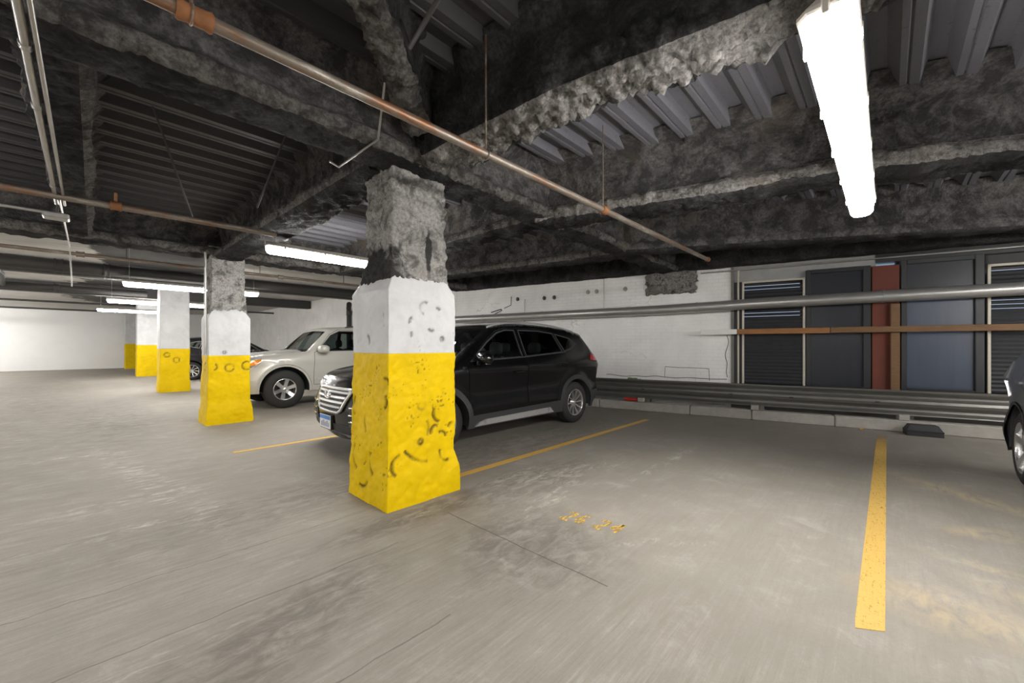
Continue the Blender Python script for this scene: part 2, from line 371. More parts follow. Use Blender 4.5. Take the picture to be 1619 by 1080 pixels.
# ------------------------------------------------------------------ the shell
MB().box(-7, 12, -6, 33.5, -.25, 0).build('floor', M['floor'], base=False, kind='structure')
MB().box(-7, 7.4, 32.75, 33.05, 0, 3.5).build('wall_far', M['wall_far'], base=False, kind='structure')
MB().box(0, 24.13, -.32, 0, 0, 3.5).build('wall_right_far', M['wall'], frame=Matrix.Translation((6.93, 8.62, 0)) @ Matrix.Rotation(math.pi/2, 4, 'Z'), base=False, kind='structure')
MB().box(-4.15, 2.52, 0, .3, 0, 3.35).build('wall_right', M['wall'], frame=WF, base=False, kind='structure')
hdr = MB(); hdr.box(2.52, 4.6, .02, .25, 2.5, 2.80)
hdr.build('trim_1', simple('grey_painted_lintel', (.30, .30, .29), .6, 0, .25, 5), frame=WF, base=False, kind='structure')
MB().box(4.6, 9.6, .0, .25, 2.66, 2.80).build('trim_2', M['darkframe'], frame=WF, base=False, kind='structure')
MB().box(2.52, 9.6, 0, .3, 0, .58).build('trim_3', M['concrete_dark'], frame=WF, base=False, kind='structure')
MB().box(6.4, 9.6, .0, .3, .58, 2.66).build('wall_right_end', M['darkframe'], frame=WF, base=False, kind='structure')
MB().box(2.52, 9.6, .0, .3, 2.80, 3.35).build('trim_4', M['blackpipe'], frame=WF, base=False, kind='structure')
MB().box(-7.2, -7, -6, 33.05, 0, 3.5).build('wall_left', M['wall_far'], base=False, kind='structure')
MB().box(-7, 12, -6.2, -6, 0, 3.5).build('wall_back', M['wall_far'], base=False, kind='structure')
MB().box(-7, 7.1, 8.75, 32.75, 3.34, 3.54).build('ceiling_back', M['ceil_far'], base=False, kind='structure')
# ribbed steel deck over the near bays, ribs running along x
def deck(x0, x1, y0, y1, z, name, per=.27, lumps=False):
    mb = MB(); prof = []; y = y0
    while y < y1:
        for dy, dz in ((0, .075), (.09, .075), (.125, 0), (.18, 0), (.19, .012), (.2, 0), (.235, 0)):
            prof.append((y+dy, z+dz))
        y += per
    xs = [x0, x1]
    V = [(x, py, pz) for x in xs for (py, pz) in prof]; n = len(prof)
    mb.add(V, [(i, i+1, n+i+1, n+i) for i in range(n-1)]); mb.box(x0, x1, y0, y1, z+.1, z+.16)
    return mb.build(name, M['deck'], base=False, kind='structure')
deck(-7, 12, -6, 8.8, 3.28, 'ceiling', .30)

# ------------------------------------------------------------------ fireproofed beams
def beam(pts, zb, name='steel_beam', wf=.17, ww=.09, hf=.13, top=3.34, amp=.035, step=.035, und=1.0, mats=None, seed=0, label='', lump=1.0, flare=.10, nseg=None):
    """sprayed I section: wide knobbly bottom flange, narrower web, fillet to the deck"""
    pts = [Vector((p[0], p[1])) for p in pts]; L = [0]
    for a, b in zip(pts, pts[1:]): L.append(L[-1]+(b-a).length)
    n = max(4, int(L[-1]/step)); sec = []
    # section outline (lateral, z, kind) kind 1 = flange
    def seg(a, b, k, m): return [(a[0]+(b[0]-a[0])*i/m, a[1]+(b[1]-a[1])*i/m, k) for i in range(m)]
    T = top; m1 = 5; q = max(1, int(.035/step*1))
    k = step/.035
    def cnt(a, b): return max(2, int(math.hypot(a[0]-b[0], a[1]-b[1])/(step*1.05)))
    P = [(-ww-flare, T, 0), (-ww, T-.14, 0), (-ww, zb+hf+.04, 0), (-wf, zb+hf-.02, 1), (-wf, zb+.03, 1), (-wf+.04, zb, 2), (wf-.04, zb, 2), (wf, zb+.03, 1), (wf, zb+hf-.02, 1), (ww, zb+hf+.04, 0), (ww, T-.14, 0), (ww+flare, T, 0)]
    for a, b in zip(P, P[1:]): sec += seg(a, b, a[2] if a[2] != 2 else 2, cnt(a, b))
    sec.append(P[-1]); ns = len(sec); V = []
    for i in range(n+1):
        s = L[-1]*i/n; j = max(k for k in range(len(L)-1) if L[k] <= s+1e-9) if s < L[-1] else len(L)-2
        tt = (s-L[j])/max(1e-6, L[j+1]-L[j]); c = pts[j].lerp(pts[j+1], tt); d = (pts[j+1]-pts[j]).normalized(); nn = Vector((-d.y, d.x))
        for (a, z, kd) in sec:
            p = Vector((c.x+nn.x*a, c.y+nn.y*a, z)); q = p+Vector((seed*7.1, 0, 0))
            big = hnoise(q, 2.2, 3)*amp*1.0; kk = (1.0 if kd == 1 else (und if kd == 2 else .35))*lump
            sm = (abs(noise.noise(q*9))*1.5-.35+1.1*abs(noise.noise(q*19))+.7*noise.noise(q*36))*amp*.8*kk
            dsp = big+sm
            if kd == 0 and z > T-.04: dsp = abs(dsp)
            o = Vector((nn.x*math.copysign(1, a), nn.y*math.copysign(1, a), 0)) if kd != 2 else Vector((0, 0, -1))
            if kd == 1 and z < zb+.05: o = (o+Vector((0, 0, -1))).normalized()
            V.append(p+o*dsp)
    mb = MB()
    for i in range(n):
        fs = []
        for j in range(ns-1):
            mb.f.append((i*ns+j, i*ns+j+1, (i+1)*ns+j+1, (i+1)*ns+j)); mb.mi.append(sec[j][2]); mb.sm.append(True)
    mb.v = [tuple(v) for v in V]
    return mb.build(name, mats or [M['beam'], M['lump']], label=label, cat='beam')
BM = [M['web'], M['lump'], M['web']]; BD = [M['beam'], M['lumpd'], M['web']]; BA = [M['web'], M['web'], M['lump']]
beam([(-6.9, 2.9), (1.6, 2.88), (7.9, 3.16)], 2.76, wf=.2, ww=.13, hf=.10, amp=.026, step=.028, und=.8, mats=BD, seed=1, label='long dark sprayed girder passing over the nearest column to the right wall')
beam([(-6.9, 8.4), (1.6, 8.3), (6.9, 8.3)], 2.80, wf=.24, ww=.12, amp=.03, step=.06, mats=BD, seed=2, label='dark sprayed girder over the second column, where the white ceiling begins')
beam([(2.28, -3.5), (2.2, .4), (2.02, 1.5), (1.95, 2.9)], 2.78, wf=.16, ww=.15, hf=.17, amp=.045, step=.022, und=1.5, mats=BA, seed=3, label='knobbly grey flanged beam running from the nearest column over the camera side')  # sides dark as unlit, underside pale as lamp-lit, put into the colours
beam([(5.75, -3), (4.95, -.8), (4.45, .33), (4.2, 1.5), (3.72, 3.0)], 2.72, wf=.2, ww=.13, hf=.13, amp=.045, step=.024, und=.7, mats=[M['beam'], M['lump'], M['web']], seed=4, label='knobbly beam crossing behind the big tube lamp, left end at the long girder', flare=.38)  # lamp-lit face and shaded underside put into its colours
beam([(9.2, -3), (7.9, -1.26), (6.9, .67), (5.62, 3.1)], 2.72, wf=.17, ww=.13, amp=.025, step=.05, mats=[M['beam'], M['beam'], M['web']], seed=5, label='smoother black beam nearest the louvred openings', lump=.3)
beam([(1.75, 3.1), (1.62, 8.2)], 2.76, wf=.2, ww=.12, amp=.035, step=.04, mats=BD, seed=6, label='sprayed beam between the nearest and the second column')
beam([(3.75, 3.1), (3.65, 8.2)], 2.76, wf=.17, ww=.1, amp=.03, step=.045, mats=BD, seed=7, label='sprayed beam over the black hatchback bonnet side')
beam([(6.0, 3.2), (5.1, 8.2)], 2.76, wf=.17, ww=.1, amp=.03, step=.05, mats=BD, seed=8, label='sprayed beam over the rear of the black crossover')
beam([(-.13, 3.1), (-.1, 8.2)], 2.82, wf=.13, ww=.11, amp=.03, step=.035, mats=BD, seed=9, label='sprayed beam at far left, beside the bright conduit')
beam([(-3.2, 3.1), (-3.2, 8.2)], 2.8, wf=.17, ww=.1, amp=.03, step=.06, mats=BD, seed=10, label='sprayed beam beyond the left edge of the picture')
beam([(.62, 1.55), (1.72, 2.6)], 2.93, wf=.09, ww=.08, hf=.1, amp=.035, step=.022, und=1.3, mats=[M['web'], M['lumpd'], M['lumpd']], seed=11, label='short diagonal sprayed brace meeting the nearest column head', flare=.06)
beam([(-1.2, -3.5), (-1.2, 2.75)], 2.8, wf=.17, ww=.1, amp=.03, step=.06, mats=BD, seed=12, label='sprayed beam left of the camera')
for y, lb in ((14.2, 'first flat black beam across the white ceiling'), (19.2, 'second flat black beam across the white ceiling')):
    MB().bbox(-6.9, 6.9, y-.15, y+.15, 2.98, 3.31, .02).build('flat_beam', M['blackpipe'], label=lb, cat='beam')
# black spandrel along the head of the right wall
beam([tuple(wl(-4.1, .12, 0)[:2]), tuple(wl(9, .12, 0)[:2])], 2.79, name='edge_beam', wf=.14, ww=.13, amp=.012, step=.07, mats=[M['web']]*3, seed=14, label='black edge beam along the top of the right wall', lump=.4)
# lumpy pad of mortar where the girder enters the wall
mb = MB(); N = 26; V = []
for i in range(N+1):
    for j in range(N+1):
        u, v = i/N, j/N; x = -.0+.98*u; z = 2.36+.46*v
        edge = min(u, 1-u, v*1.0+.0)*2
        bx = .07*noise.noise(Vector((u*7, v*7, 1)))+.03*noise.noise(Vector((u*21, v*21, 1))); bz = .06*noise.noise(Vector((u*8, v*8, 7)))+.03*noise.noise(Vector((u*23, v*21, 7)))
        V.append((x+1.0+bx-.05, -.02-.09*min(1, edge*3)-.04*abs(noise.noise(Vector((u*9, v*7, 3)))), z+bz))
mb.add(V, [(i*(N+1)+j, (i+1)*(N+1)+j, (i+1)*(N+1)+j+1, i*(N+1)+j+1) for i in range(N) for j in range(N)], 0, True)
mb.build('mortar_pad', M['lump'], frame=WF, label='ragged dark grey mortar pad on the white brick wall under the girder end', cat='mortar')

# ------------------------------------------------------------------ columns
def rect_ring(x0, x1, y0, y1, n):
    out = []
    for (a, b) in (((x0, y0), (x1, y0)), ((x1, y0), (x1, y1)), ((x1, y1), (x0, y1)), ((x0, y1), (x0, y0))):
        for i in range(n): t = i/n; out.append((a[0]+(b[0]-a[0])*t, a[1]+(b[1]-a[1])*t))
    return out
def tower(secs, n, dz, disp, name, mat, parent, org, gouges=(), ragged=0, cap=True):
    """secs: (z, x0, x1, y0, y1) interpolated; disp(p, out) -> metres"""
    zs = [s[0] for s in secs]; m = max(2, int((zs[-1]-zs[0])/dz)); V = []; A = []
    for k in range(m+1):
        z = zs[0]+(zs[-1]-zs[0])*k/m; x0, x1, y0, y1 = [float(np.interp(z, zs, [s[i] for s in secs])) for i in (1, 2, 3, 4)]
        cx, cy = (x0+x1)/2, (y0+y1)/2
        for i, (x, y) in enumerate(rect_ring(x0, x1, y0, y1, n)):
            side = i//n; out = [Vector((0, -1, 0)), Vector((1, 0, 0)), Vector((0, 1, 0)), Vector((-1, 0, 0))][side]
            if i % n == 0: out = (out+[Vector((-1, 0, 0)), Vector((0, -1, 0)), Vector((1, 0, 0)), Vector((0, 1, 0))][side]).normalized()
            zz = z
            if ragged and k == m: zz = z+ragged*(noise.noise(Vector((x*7, y*7, 2)))+.6*noise.noise(Vector((x*19, y*19, 2))))
            p = Vector((x, y, zz)); d = disp(p); a = 0.0
            u = (x if side in (0, 2) else y)
            for (sd, gu, gz, gr, a0, a1, dep) in gouges:
                if sd != side: continue
                du, dw = u-gu, z-gz; rr = math.hypot(du, dw); an = math.degrees(math.atan2(dw, du)) % 360
                inr = (a0 <= an <= a1) or (a0 <= an+360 <= a1)
                if inr:
                    q = abs(rr-gr)/.014
                    if q < 2.2: g = math.exp(-q*q*1.3)*max(0, min(1, .8+1.3*noise.noise(Vector((u*7, z*7, gr*50))))); d -= dep*g*1.3; a = max(a, min(1, g*1.5))
            if len(gouges) > 6: pt = noise.noise(Vector((x*46, y*46, z*46)))*.75+noise.noise(Vector((x*5, y*5, z*5+3)))*.55-abs(z-.82)*.4; a = max(a, min(1, max(0, (pt-.36)*6))); d -= .006*max(0, min(1, (pt-.36)*5))
            V.append(p+out*d-Vector(org)); A.append(a)
    R = 4*n; F = [(k*R+i, k*R+(i+1) % R, (k+1)*R+(i+1) % R, (k+1)*R+i) for k in range(m) for i in range(R)]
    mb = MB(); mb.add(V, F, 0, True)
    if cap: mb.f.append(tuple(m*R+i for i in range(R))); mb.mi.append(0); mb.sm.append(False)
    mb.attr = A
    return mb.build(name, mat, parent)
def d_paint(p): return .010*hnoise(p, 3, 3)+.005*noise.noise(p*22)-.010*max(0, noise.noise(p*13)-.38)
def d_paint_y(p): return .015*hnoise(p, 3.5, 3)+.006*noise.noise(p*21)-.018*max(0, noise.noise(p*7+Vector((3, 1, 8)))-.35)
def d_spray(p): return .022*hnoise(p, 3, 3)+.016*(abs(noise.noise(p*16))*2-.5)+.008*noise.noise(p*38)
def column(x0, x1, y0, y1, zy, zw, ztop, label, detail=1.0, gouges=(), flare=.03, shaft=None, bare=True, raggedness=.05):
    org = ((x0+x1)/2, (y0+y1)/2, 0); r = empty('column', org, label=label, cat='column', group=None)
    n = int(44*detail); dz = .014/detail
    f = flare
    tower([(0, x0-f, x1+f*1.1, y0-f, y1+f), (.18, x0-f*.8, x1+f, y0-f*.8, y1+f*.8), (.38, x0-f*.2, x1, y0, y1+f*.4), (zy, x0, x1, y0, y1)], n, dz, d_paint_y, 'yellow_band', M['yellow'], r, org, gouges)
    if bare:
        tower([(zy, x0, x1, y0, y1), (zw-.13, x0+.0, x1, y0, y1), (zw-.03, x0+.05, x1-.06, y0+.03, y1-.06), (zw, x0+.1, x1-.12, y0+.05, y1-.12)], n, dz, d_paint, 'white_band', M['white'], r, org, [g for g in gouges if g[2] > zy], raggedness)
        s = shaft or (x0+.09, x1-.09, y0+.05, y1-.15)
        tower([(zw-.16, s[0]-.01, s[1]+.02, s[2]+.02, s[3]), (zw-.02, s[0]-.02, s[1]+.03, s[2]-.01, s[3]+.05), (zw+.15, *s), (ztop-.12, *s), (ztop, s[0]-.03, s[1]+.03, s[2]-.03, s[3]+.03)], int(30*detail), .017/detail, d_spray, 'sprayed_shaft', M['column'], r, org)
    else:
        tower([(zy, x0, x1, y0, y1), (ztop, x0+.01, x1-.01, y0, y1)], n, dz, d_paint, 'white_band', M['white'], r, org)
    return r
random.seed(11)
G1 = [(0, 1.92, .80, .035, 150, 400, .008), (0, 2.13, .72, .09, 150, 250, .016), (0, 2.17, .62, .05, 300, 360, .02), (0, 1.86, .60, .13, 330, 390, .012), (0, 2.06, .56, .05, 60, 200, .010),
      (0, 1.73, .33, .09, 100, 230, .014), (0, 2.17, .36, .07, 150, 290, .016), (0, 2.0, .62, .3, 215, 265, .006), (0, 2.12, .5, .05, 0, 120, .007), (0, 1.95, 1.62, .05, 60, 260, .006), (0, 1.9, .5, .02, 0, 359, .004),
      (3, 3.32, .78, .13, 320, 400, .016), (3, 3.1, .66, .14, 320, 395, .016), (3, 3.28, .36, .14, 300, 400, .018), (3, 3.02, .34, .12, 300, 400, .016), (3, 2.92, .85, .05, 100, 250, .01), (3, 2.9, 1.0, .04, 60, 200, .008), (3, 3.25, .2, .09, 200, 300, .012),
      (0, 1.84, 1.50, .035, 100, 200, .008), (0, 1.87, 1.40, .05, 160, 210, .006), (0, 2.02, 1.46, .03, 200, 330, .006), (0, 2.08, 1.60, .03, 20, 120, .006), (0, 2.13, 1.36, .015, 0, 359, .004), (3, 3.40, 1.52, .14, 300, 350, .008), (3, 3.05, 1.5, .12, 150, 200, .006), (3, 3.2, 1.34, .05, 100, 220, .005)]
G2 = [(0, 1.62, .93, .06, 0, 359, .007), (0, 1.87, .96, .07, 0, 359, .006), (0, 1.4, .95, .05, 270, 420, .006), (3, 8.3, .95, .06, 0, 359, .008), (0, 1.55, 1.19, .02, 0, 359, .003)]
# nearest column: pale sprayed shaft
column(1.61, 2.27, 2.85, 3.46, 1.24, 1.88, 2.86, 'nearest column, yellow base gouged all over, pale rough sprayed shaft above', 1.6, G1, .03, (1.675, 2.19, 2.9, 3.34))
column(1.33, 1.92, 8.06, 8.62, 1.14, 1.9, 2.95, 'second column from the camera, in front of the white off-roader', .8, G2, .04, (1.38, 1.86, 8.12, 8.52))
column(1.345, 2.0, 14.7, 15.35, 1.22, 2.0, 3.32, 'third column from the camera, yellow base and white up to the ceiling', .5, [(0, 1.7, .9, .07, 0, 359, .008), (0, 1.5, 1.05, .06, 0, 359, .006)], .02, None, False)
column(1.385, 2.08, 23.1, 23.8, 1.34, 2, 3.32, 'fourth column from the camera, partly hidden by the third one', .35, (), .01, None, False)
column(1.38, 1.9, 31.3, 31.9, 1.42, 2, 3.32, 'farthest column, standing against the far white wall', .3, (), 0, None, False)
MB().tube([(1.30, 8.1, 1.15), (1.30, 8.1, 2.9)], .018).build('conduit', M['conduit'], label='thin grey vertical conduit on the left corner of the second column', cat='conduit')

# ------------------------------------------------------------------ tube lamps
def make_lamp(L=2.42, W=.15):
    r = empty('tube_lamp'); h = W/2
    def oct(l, w_, z, c=.03): return [(-l+c,-w_,z),(l-c,-w_,z),(l,-w_+c,z),(l,w_-c,z),(l-c,w_,z),(-l+c,w_,z),(-l,w_-c,z),(-l,-w_+c,z)]
    def loft(rings, mb):
        V = [p for q in rings for p in q]; F = [tuple(range(7,-1,-1)), tuple(range(len(V)-8, len(V)))]
        for k in range(len(rings)-1): F += [(k*8+i, k*8+(i+1) % 8, (k+1)*8+(i+1) % 8, (k+1)*8+i) for i in range(8)]
        return mb.add(V, F)
    loft([oct(L/2-.03, h-.03, -.035), oct(L/2-.012, h-.012, -.01), oct(L/2-.004, h-.006, .052)], MB()).build('diffuser', M['diffuser'], r)
    loft([oct(L/2, h, .052), oct(L/2+.004, h+.004, .06), oct(L/2+.004, h+.004, .072), oct(L/2-.02, h-.02, .105)], MB()).build('housing', M['housing'], r)
    for sx in (-1, 1):
        for k in range(5):
            mb = MB(); x = -L/2+.2+k*(L-.4)/4
            mb.bbox(x-.012, x+.012, sx*(h+.002)-.005, sx*(h+.002)+.005, .028, .082, .003).build('clip', M['housing'], r)
    for x in (-L/2+.02, L/2-.02):
        MB().bbox(x-.03, x+.03, -.012, .012, .028, .11, .005).build('end_bracket', M['housing'], r)
    for x in (-L/2+.1, L/2-.1):
        mb = MB(); mb.tube([(x, 0, .1), (x, 0, .75)], .004, 6); mb.build('hanger_wire', M['conduit'], r)
    return r
lamp = make_lamp()
LP = [(2.78, .14, 2.30, 'large tube lamp hanging at the upper right, closest to the camera'),
      (2.75, 5.75, 2.52, 'tube lamp hanging just left of the nearest column'),
      (1.68, 11.4, 2.56, 'tube lamp shining behind the second column'),
      (1.55, 16.0, 2.56, 'tube lamp shining in front of the fourth column, behind the third'),
      (1.4, 20.6, 2.58, 'farthest visible tube lamp, lowest and leftmost of the row'),
      (-2.9, -.9, 2.52, 'added fill lamp, unseen behind the camera over the driving lane'),  # lamps from here on are unseen, added to brighten floor and walls
      (-3.4, 7.0, 2.52, 'nearest added fill lamp, unseen beyond the left edge of the picture'),
      (-3.6, 12.6, 2.56, 'second added fill lamp, unseen beyond the left edge of the picture'),
      (-3.8, 17.5, 2.56, 'third added fill lamp, unseen beyond the left edge of the picture'),
      (-4.1, 22.4, 2.6, 'fourth added fill lamp, unseen beyond the left edge of the picture'),
      (-4.3, 26.2, 2.6, 'fifth added fill lamp, unseen beyond the left edge of the picture'),
      (-4.4, 30, 2.6, 'added fill lamp, unseen beyond the left edge, closest to the far wall'),
      (6.9, -3.6, 2.45, 'added fill lamp, unseen beyond the right edge of the picture'),
      (-3.2, 2.2, 2.52, 'added fill lamp, unseen left of the camera'),
      (4.2, -4.2, 2.5, 'added fill lamp, unseen behind the camera over the stalls')]
for i, (x, y, z, lb) in enumerate(LP):
    o = lamp if i == 0 else copy_tree(lamp)
    o.location = (x, y, z); tag(o, lb, 'lamp', 'tube lamps under the ceiling')

# ------------------------------------------------------------------ pipes under the ceiling
def pipe(name, pts, r, mat, label, cat='pipe', couplings=(), cm=None, parts=(), n=16):
    root = empty(name, tuple(pts[0]), label=label, cat=cat); o = Vector(pts[0])
    MB().tube([Vector(p)-o for p in pts], r, n).build('tube', mat, root)
    for (c, d, l, rr) in couplings:
        c = Vector(c)-o; d = Vector(d).normalized()
        mb = MB(); mb.tube([c-d*l/2, c-d*(l/2-.008), c-d*(l/4), c+d*(l/4), c+d*(l/2-.008), c+d*l/2], [rr, rr*1.12, rr*.98, rr*.98, rr*1.12, rr], n); mb.build('coupling', cm or mat, root)
    return root, o
r, o = pipe('sprinkler_pipe', [(-1.5, 1.88, 2.53), (1.6, 1.876, 2.53), (3.2, 1.87, 2.53), (6.05, 1.862, 2.53)], .026, M['iron'], 'rusty brown sprinkler pipe running diagonally across under the ceiling', 'pipe',
     [((.27, 1.88, 2.53), (1, 0, 0), .11, .034), ((3.2, 1.87, 2.53), (1, 0, 0), .07, .034), ((6.03, 1.862, 2.53), (1, 0, 0), .05, .032)], M['rust'])
for x in (.26, 1.75, 3.2):
    mb = MB(); mb.tube([(x, 1.88-.0, 2.56), (x, 1.88, 3.3)], .006, 6)
    mb.tube([(x, 1.88+.034*math.cos(a), 2.53+.034*math.sin(a)) for a in np.linspace(0, 2*math.pi, 16, endpoint=False)], .005, 6, closed=True)
    mb.v = [tuple(Vector(v)-o) for v in mb.v]; mb.build('hanger', M['iron'], r)
mb = MB(); mb.lathe([(.0, -.085), (.012, -.085), (.012, -.06), (.02, -.055), (.02, -.03), (.014, -.02), (.014, .03)], (0, 0, 0), 'z', 12)
r, o = pipe('conduit', [(-.19, -.4, 2.62), (-.19, 2.4, 2.62), (-.195, 3.07, 2.62), (-.205, 5.6, 2.62)], .016, M['conduit'], 'bright steel conduit running away along the left edge of the ceiling', 'conduit',
     [((-.192, 2.75, 2.62), (0, 1, 0), .05, .02), ((-.197, 3.4, 2.62), (0, 1, 0), .05, .02), ((-.203, 5.0, 2.62), (0, 1, 0), .04, .02)])
MB().tube([(0, 0, 0), (0, 5.2, .0)], .01, 8).build('cable', M['conduit'], r).location = (.034, .8, -.005)
r, o = pipe('sprinkler_pipe', [(-6.5, 5.25, 2.60), (-.5, 5.25, 2.60), (1.5, 5.2, 2.60)], .03, M['iron'], 'brown pipe crossing below the left end of the ceiling, above the small junction box', 'pipe',
     [((.17, 5.22, 2.60), (1, 0, 0), .08, .04)], M['rust'])
MB().tube([(0, 0, 0), (0, 0, .1)], .012, 8).build('sprinkler_head', M['rust'], r).location = (6.67, -.03, .02)
pipe('conduit', [(-6.5, 5.35, 2.47), (-.2, 5.35, 2.47)], .014, M['conduit'], 'thin grey conduit just below the brown pipe at the left edge', 'conduit')
MB().bbox(-.28, -.12, 5.28, 5.42, 2.42, 2.47, .01).build('junction_box', M['conduit'], label='small flat junction box where the left conduits meet', cat='junction box')
pipe('conduit', [(-.2, 5.45, 2.47), (-.2, 5.75, 2.75), (-.2, 8.9, 2.78), (-.18, 8.95, 2.3), (-.18, 8.98, 2.2)], .008, M['conduit'], 'thin conduit dropping past the edge of the dark girder at the left', 'conduit')
def rod(pts, lb, rr=.008, m='conduit'): MB().tube(pts, rr, 8).build('hanger_rod', M[m], label=lb, cat='rod')
rod([(1.14, 1.98, 3.07), (1.40, 2.62, 2.76), (1.33, 3.10, 2.69), (1.25, 3.08, 2.70)], 'thin bent metal rod hooked under the girder left of the nearest column')
rod([(.98, 1.1, 3.3), (1.0, 1.2, 2.82), (1.09, 1.72, 2.78), (1.12, 1.85, 3.0)], 'dark pipe end in the deck above the diagonal brace', .012, 'blackpipe')
rod([(.75, 5.3, 2.62), (.35, 4.4, 3.3)], 'left one of two thin black rods slanting up from the brown pipe', .009, 'blackpipe')
rod([(1.18, 4.7, 2.72), (1.24, 3.9, 3.3)], 'right one of two thin black rods slanting up under the ribbed deck', .009, 'blackpipe')
# pipes across the white ceiling
r, o = pipe('sprinkler_pipe', [(-6.8, 9.75, 2.82), (6.8, 9.75, 2.82)], .03, M['iron'], 'thin brown pipe crossing below the white ceiling, nearest of those there', 'pipe', [((-.1, 9.75, 2.82), (1, 0, 0), .1, .045), ((2.9, 9.75, 2.82), (1, 0, 0), .1, .045)])
for x in (-1.0, .45, 2.5, 4.3): MB().tube([(0, 0, 0), (0, 0, .5)], .006, 6).build('hanger', M['blackpipe'], r).location = (x+6.8, 0, 0)
r, o = pipe('drain_pipe', [(-6.8, 11.6, 2.84), (6.8, 11.6, 2.84)], .11, M['blackpipe'], 'thick black pipe crossing below the white ceiling between two columns', 'pipe', [((-.4, 11.6, 2.84), (1, 0, 0), .12, .125), ((.25, 11.6, 2.84), (1, 0, 0), .1, .125)])
r, o = pipe('drain_pipe', [(-6.8, 16.3, 2.86), (1.2, 16.3, 2.86)], .09, M['blackpipe'], 'black pipe farther back, ending near the third column', 'pipe', [((-.6, 16.3, 2.86), (1, 0, 0), .12, .11)])
MB().tube([(5.3, 0, 0), (5.5, -2.4, 0), (5.5, -4.6, -.0)], .05, 14).build('branch', M['blackpipe'], r)
pipe('conduit', [(-6.8, 24, 3.05), (6.8, 24, 3.05)], .04, M['blackpipe'], 'upper thin dark pipe in front of the far wall', 'pipe')
pipe('conduit', [(-6.8, 28, 3.0), (1.1, 28, 3.0)], .04, M['blackpipe'], 'lower thin dark pipe in front of the far wall', 'pipe')
r, o = pipe('downpipe', [(6.80, 14.95, 1.2), (6.80, 14.95, 2.62), (6.72, 14.8, 2.72), (6.6, 14.5, 2.85)], .09, M['blackpipe'], 'dark vertical downpipe with an offset bend behind the white off-roader', 'pipe', [((6.80, 14.95, 2.55), (0, 0, 1), .14, .1)])

# ------------------------------------------------------------------ along the right wall
def wobj(mb, name, mat, label=None, cat=None, parent=None, **k): return mb.build(name, mat, parent, frame=None if parent else WF, label=label, cat=cat, **k)
# big steel pipe
r = empty('steel_pipe', (-4.0, -.18, 2.03), frame=WF, label='large shiny galvanised pipe running along the right wall at head height', cat='pipe')
MB().tube([(0, 0, -.02), (5.3, 0, .0), (7.1, 0, .04), (12.4, 0, .10)], .096, 24).build('tube', M['galv'], r)
for s in (.9, 2.6, 4.2, 5.95, 8.65, 10.4):
    z = float(np.interp(s, [0, 5.3, 7.1, 12.4], [-.02, 0, .04, .10])); MB().tube([(s-.02, 0, z), (s+.02, 0, z)], .102, 24).build('joint_band', M['galv'], r)
r = empty('steel_pipe', (-4.0, -.06, 1.80), frame=WF, label='thinner pipe just below the big galvanised pipe, over the black car roof', cat='pipe')
MB().tube([(0, 0, 0), (1.3, .0, .02)], .05, 20).build('tube', M['galv'], r)
MB().tube([(1.3, 0, .02), (1.4, .0, .0), (1.45, .0, -.06), (1.46, .0, -.14)], .05, 20).build('elbow', M['galv'], r)
# guard rail: W section on posts
prof = [(.11, .245), (.10, .262), (.045, .30), (.03, .33), (.045, .355), (.10, .39), (.115, .43), (.10, .465), (.045, .505), (.03, .53), (.045, .555), (.105, .595), (.11, .625)]
mbr = MB(); ss = np.linspace(0, 12.4, 60); V = []; n = len(prof)
for s in ss:
    for (a, z) in prof: V.append((s, -a, z+.003*noise.noise(Vector((s*.8, z*3, 0)))))
    for (a, z) in reversed(prof): V.append((s, -a+.006, z+.003*noise.noise(Vector((s*.8, z*3, 0)))))
R = 2*n; F = [(k*R+i, k*R+(i+1) % R, (k+1)*R+(i+1) % R, (k+1)*R+i) for k in range(len(ss)-1) for i in range(R)]
mbr.add(V, F, 0, False)
gr = empty('guard_rail', (-3.6, -.30, 0.0), frame=WF, label='long dull steel guard rail running in front of the right wall', cat='guard rail')
mbr.build('rail_panel', M['rail'], gr)
for s in (1.6, 4.55, 6.5, 8.42, 10.6):
    MB().bbox(s-.06, s+.06, -.195, -.05, .178, .26, .006).build('spacer_block', M['concrete'], gr)
    MB().bbox(s+.07, s+.15, -.02, .1, .121, .56, .004).build('post', M['rail'], gr)
for s in (6.1, 8.1, 7.0, 4.55): MB().bbox(s, s+.06, -.121, -.112, .42, .436, .003).build('slot_bolt', M['black'], gr)
# kerb in cast lengths
k0 = -4.0
for i, L in enumerate((2.2, 1.9, 1.75, 1.0, 1.15, 1.9, 2.4, 2.0)):
    mb = MB(); mb.bbox(k0+.004, k0+L-.004, -.5, -.32, 0, .17+.006*(i % 2), .015)
    lb = ['kerb length behind the black car', 'kerb length beside the black car tail', 'kerb length below the red plastic piece', 'short kerb length below the white wall end', 'kerb length under the first louvre', 'kerb length with the post at the long yellow line', 'kerb length behind the black plastic wedge', 'kerb length behind the grey car'][i]
    mb.build('kerb', M['concrete'], frame=WF, label='pale concrete '+lb, cat='kerb'); k0 += L
MB().box(-4.1, 9.6, -.32, 0, 0, .12).build('trim_5', M['concrete_dark'], frame=WF, base=False, kind='structure')
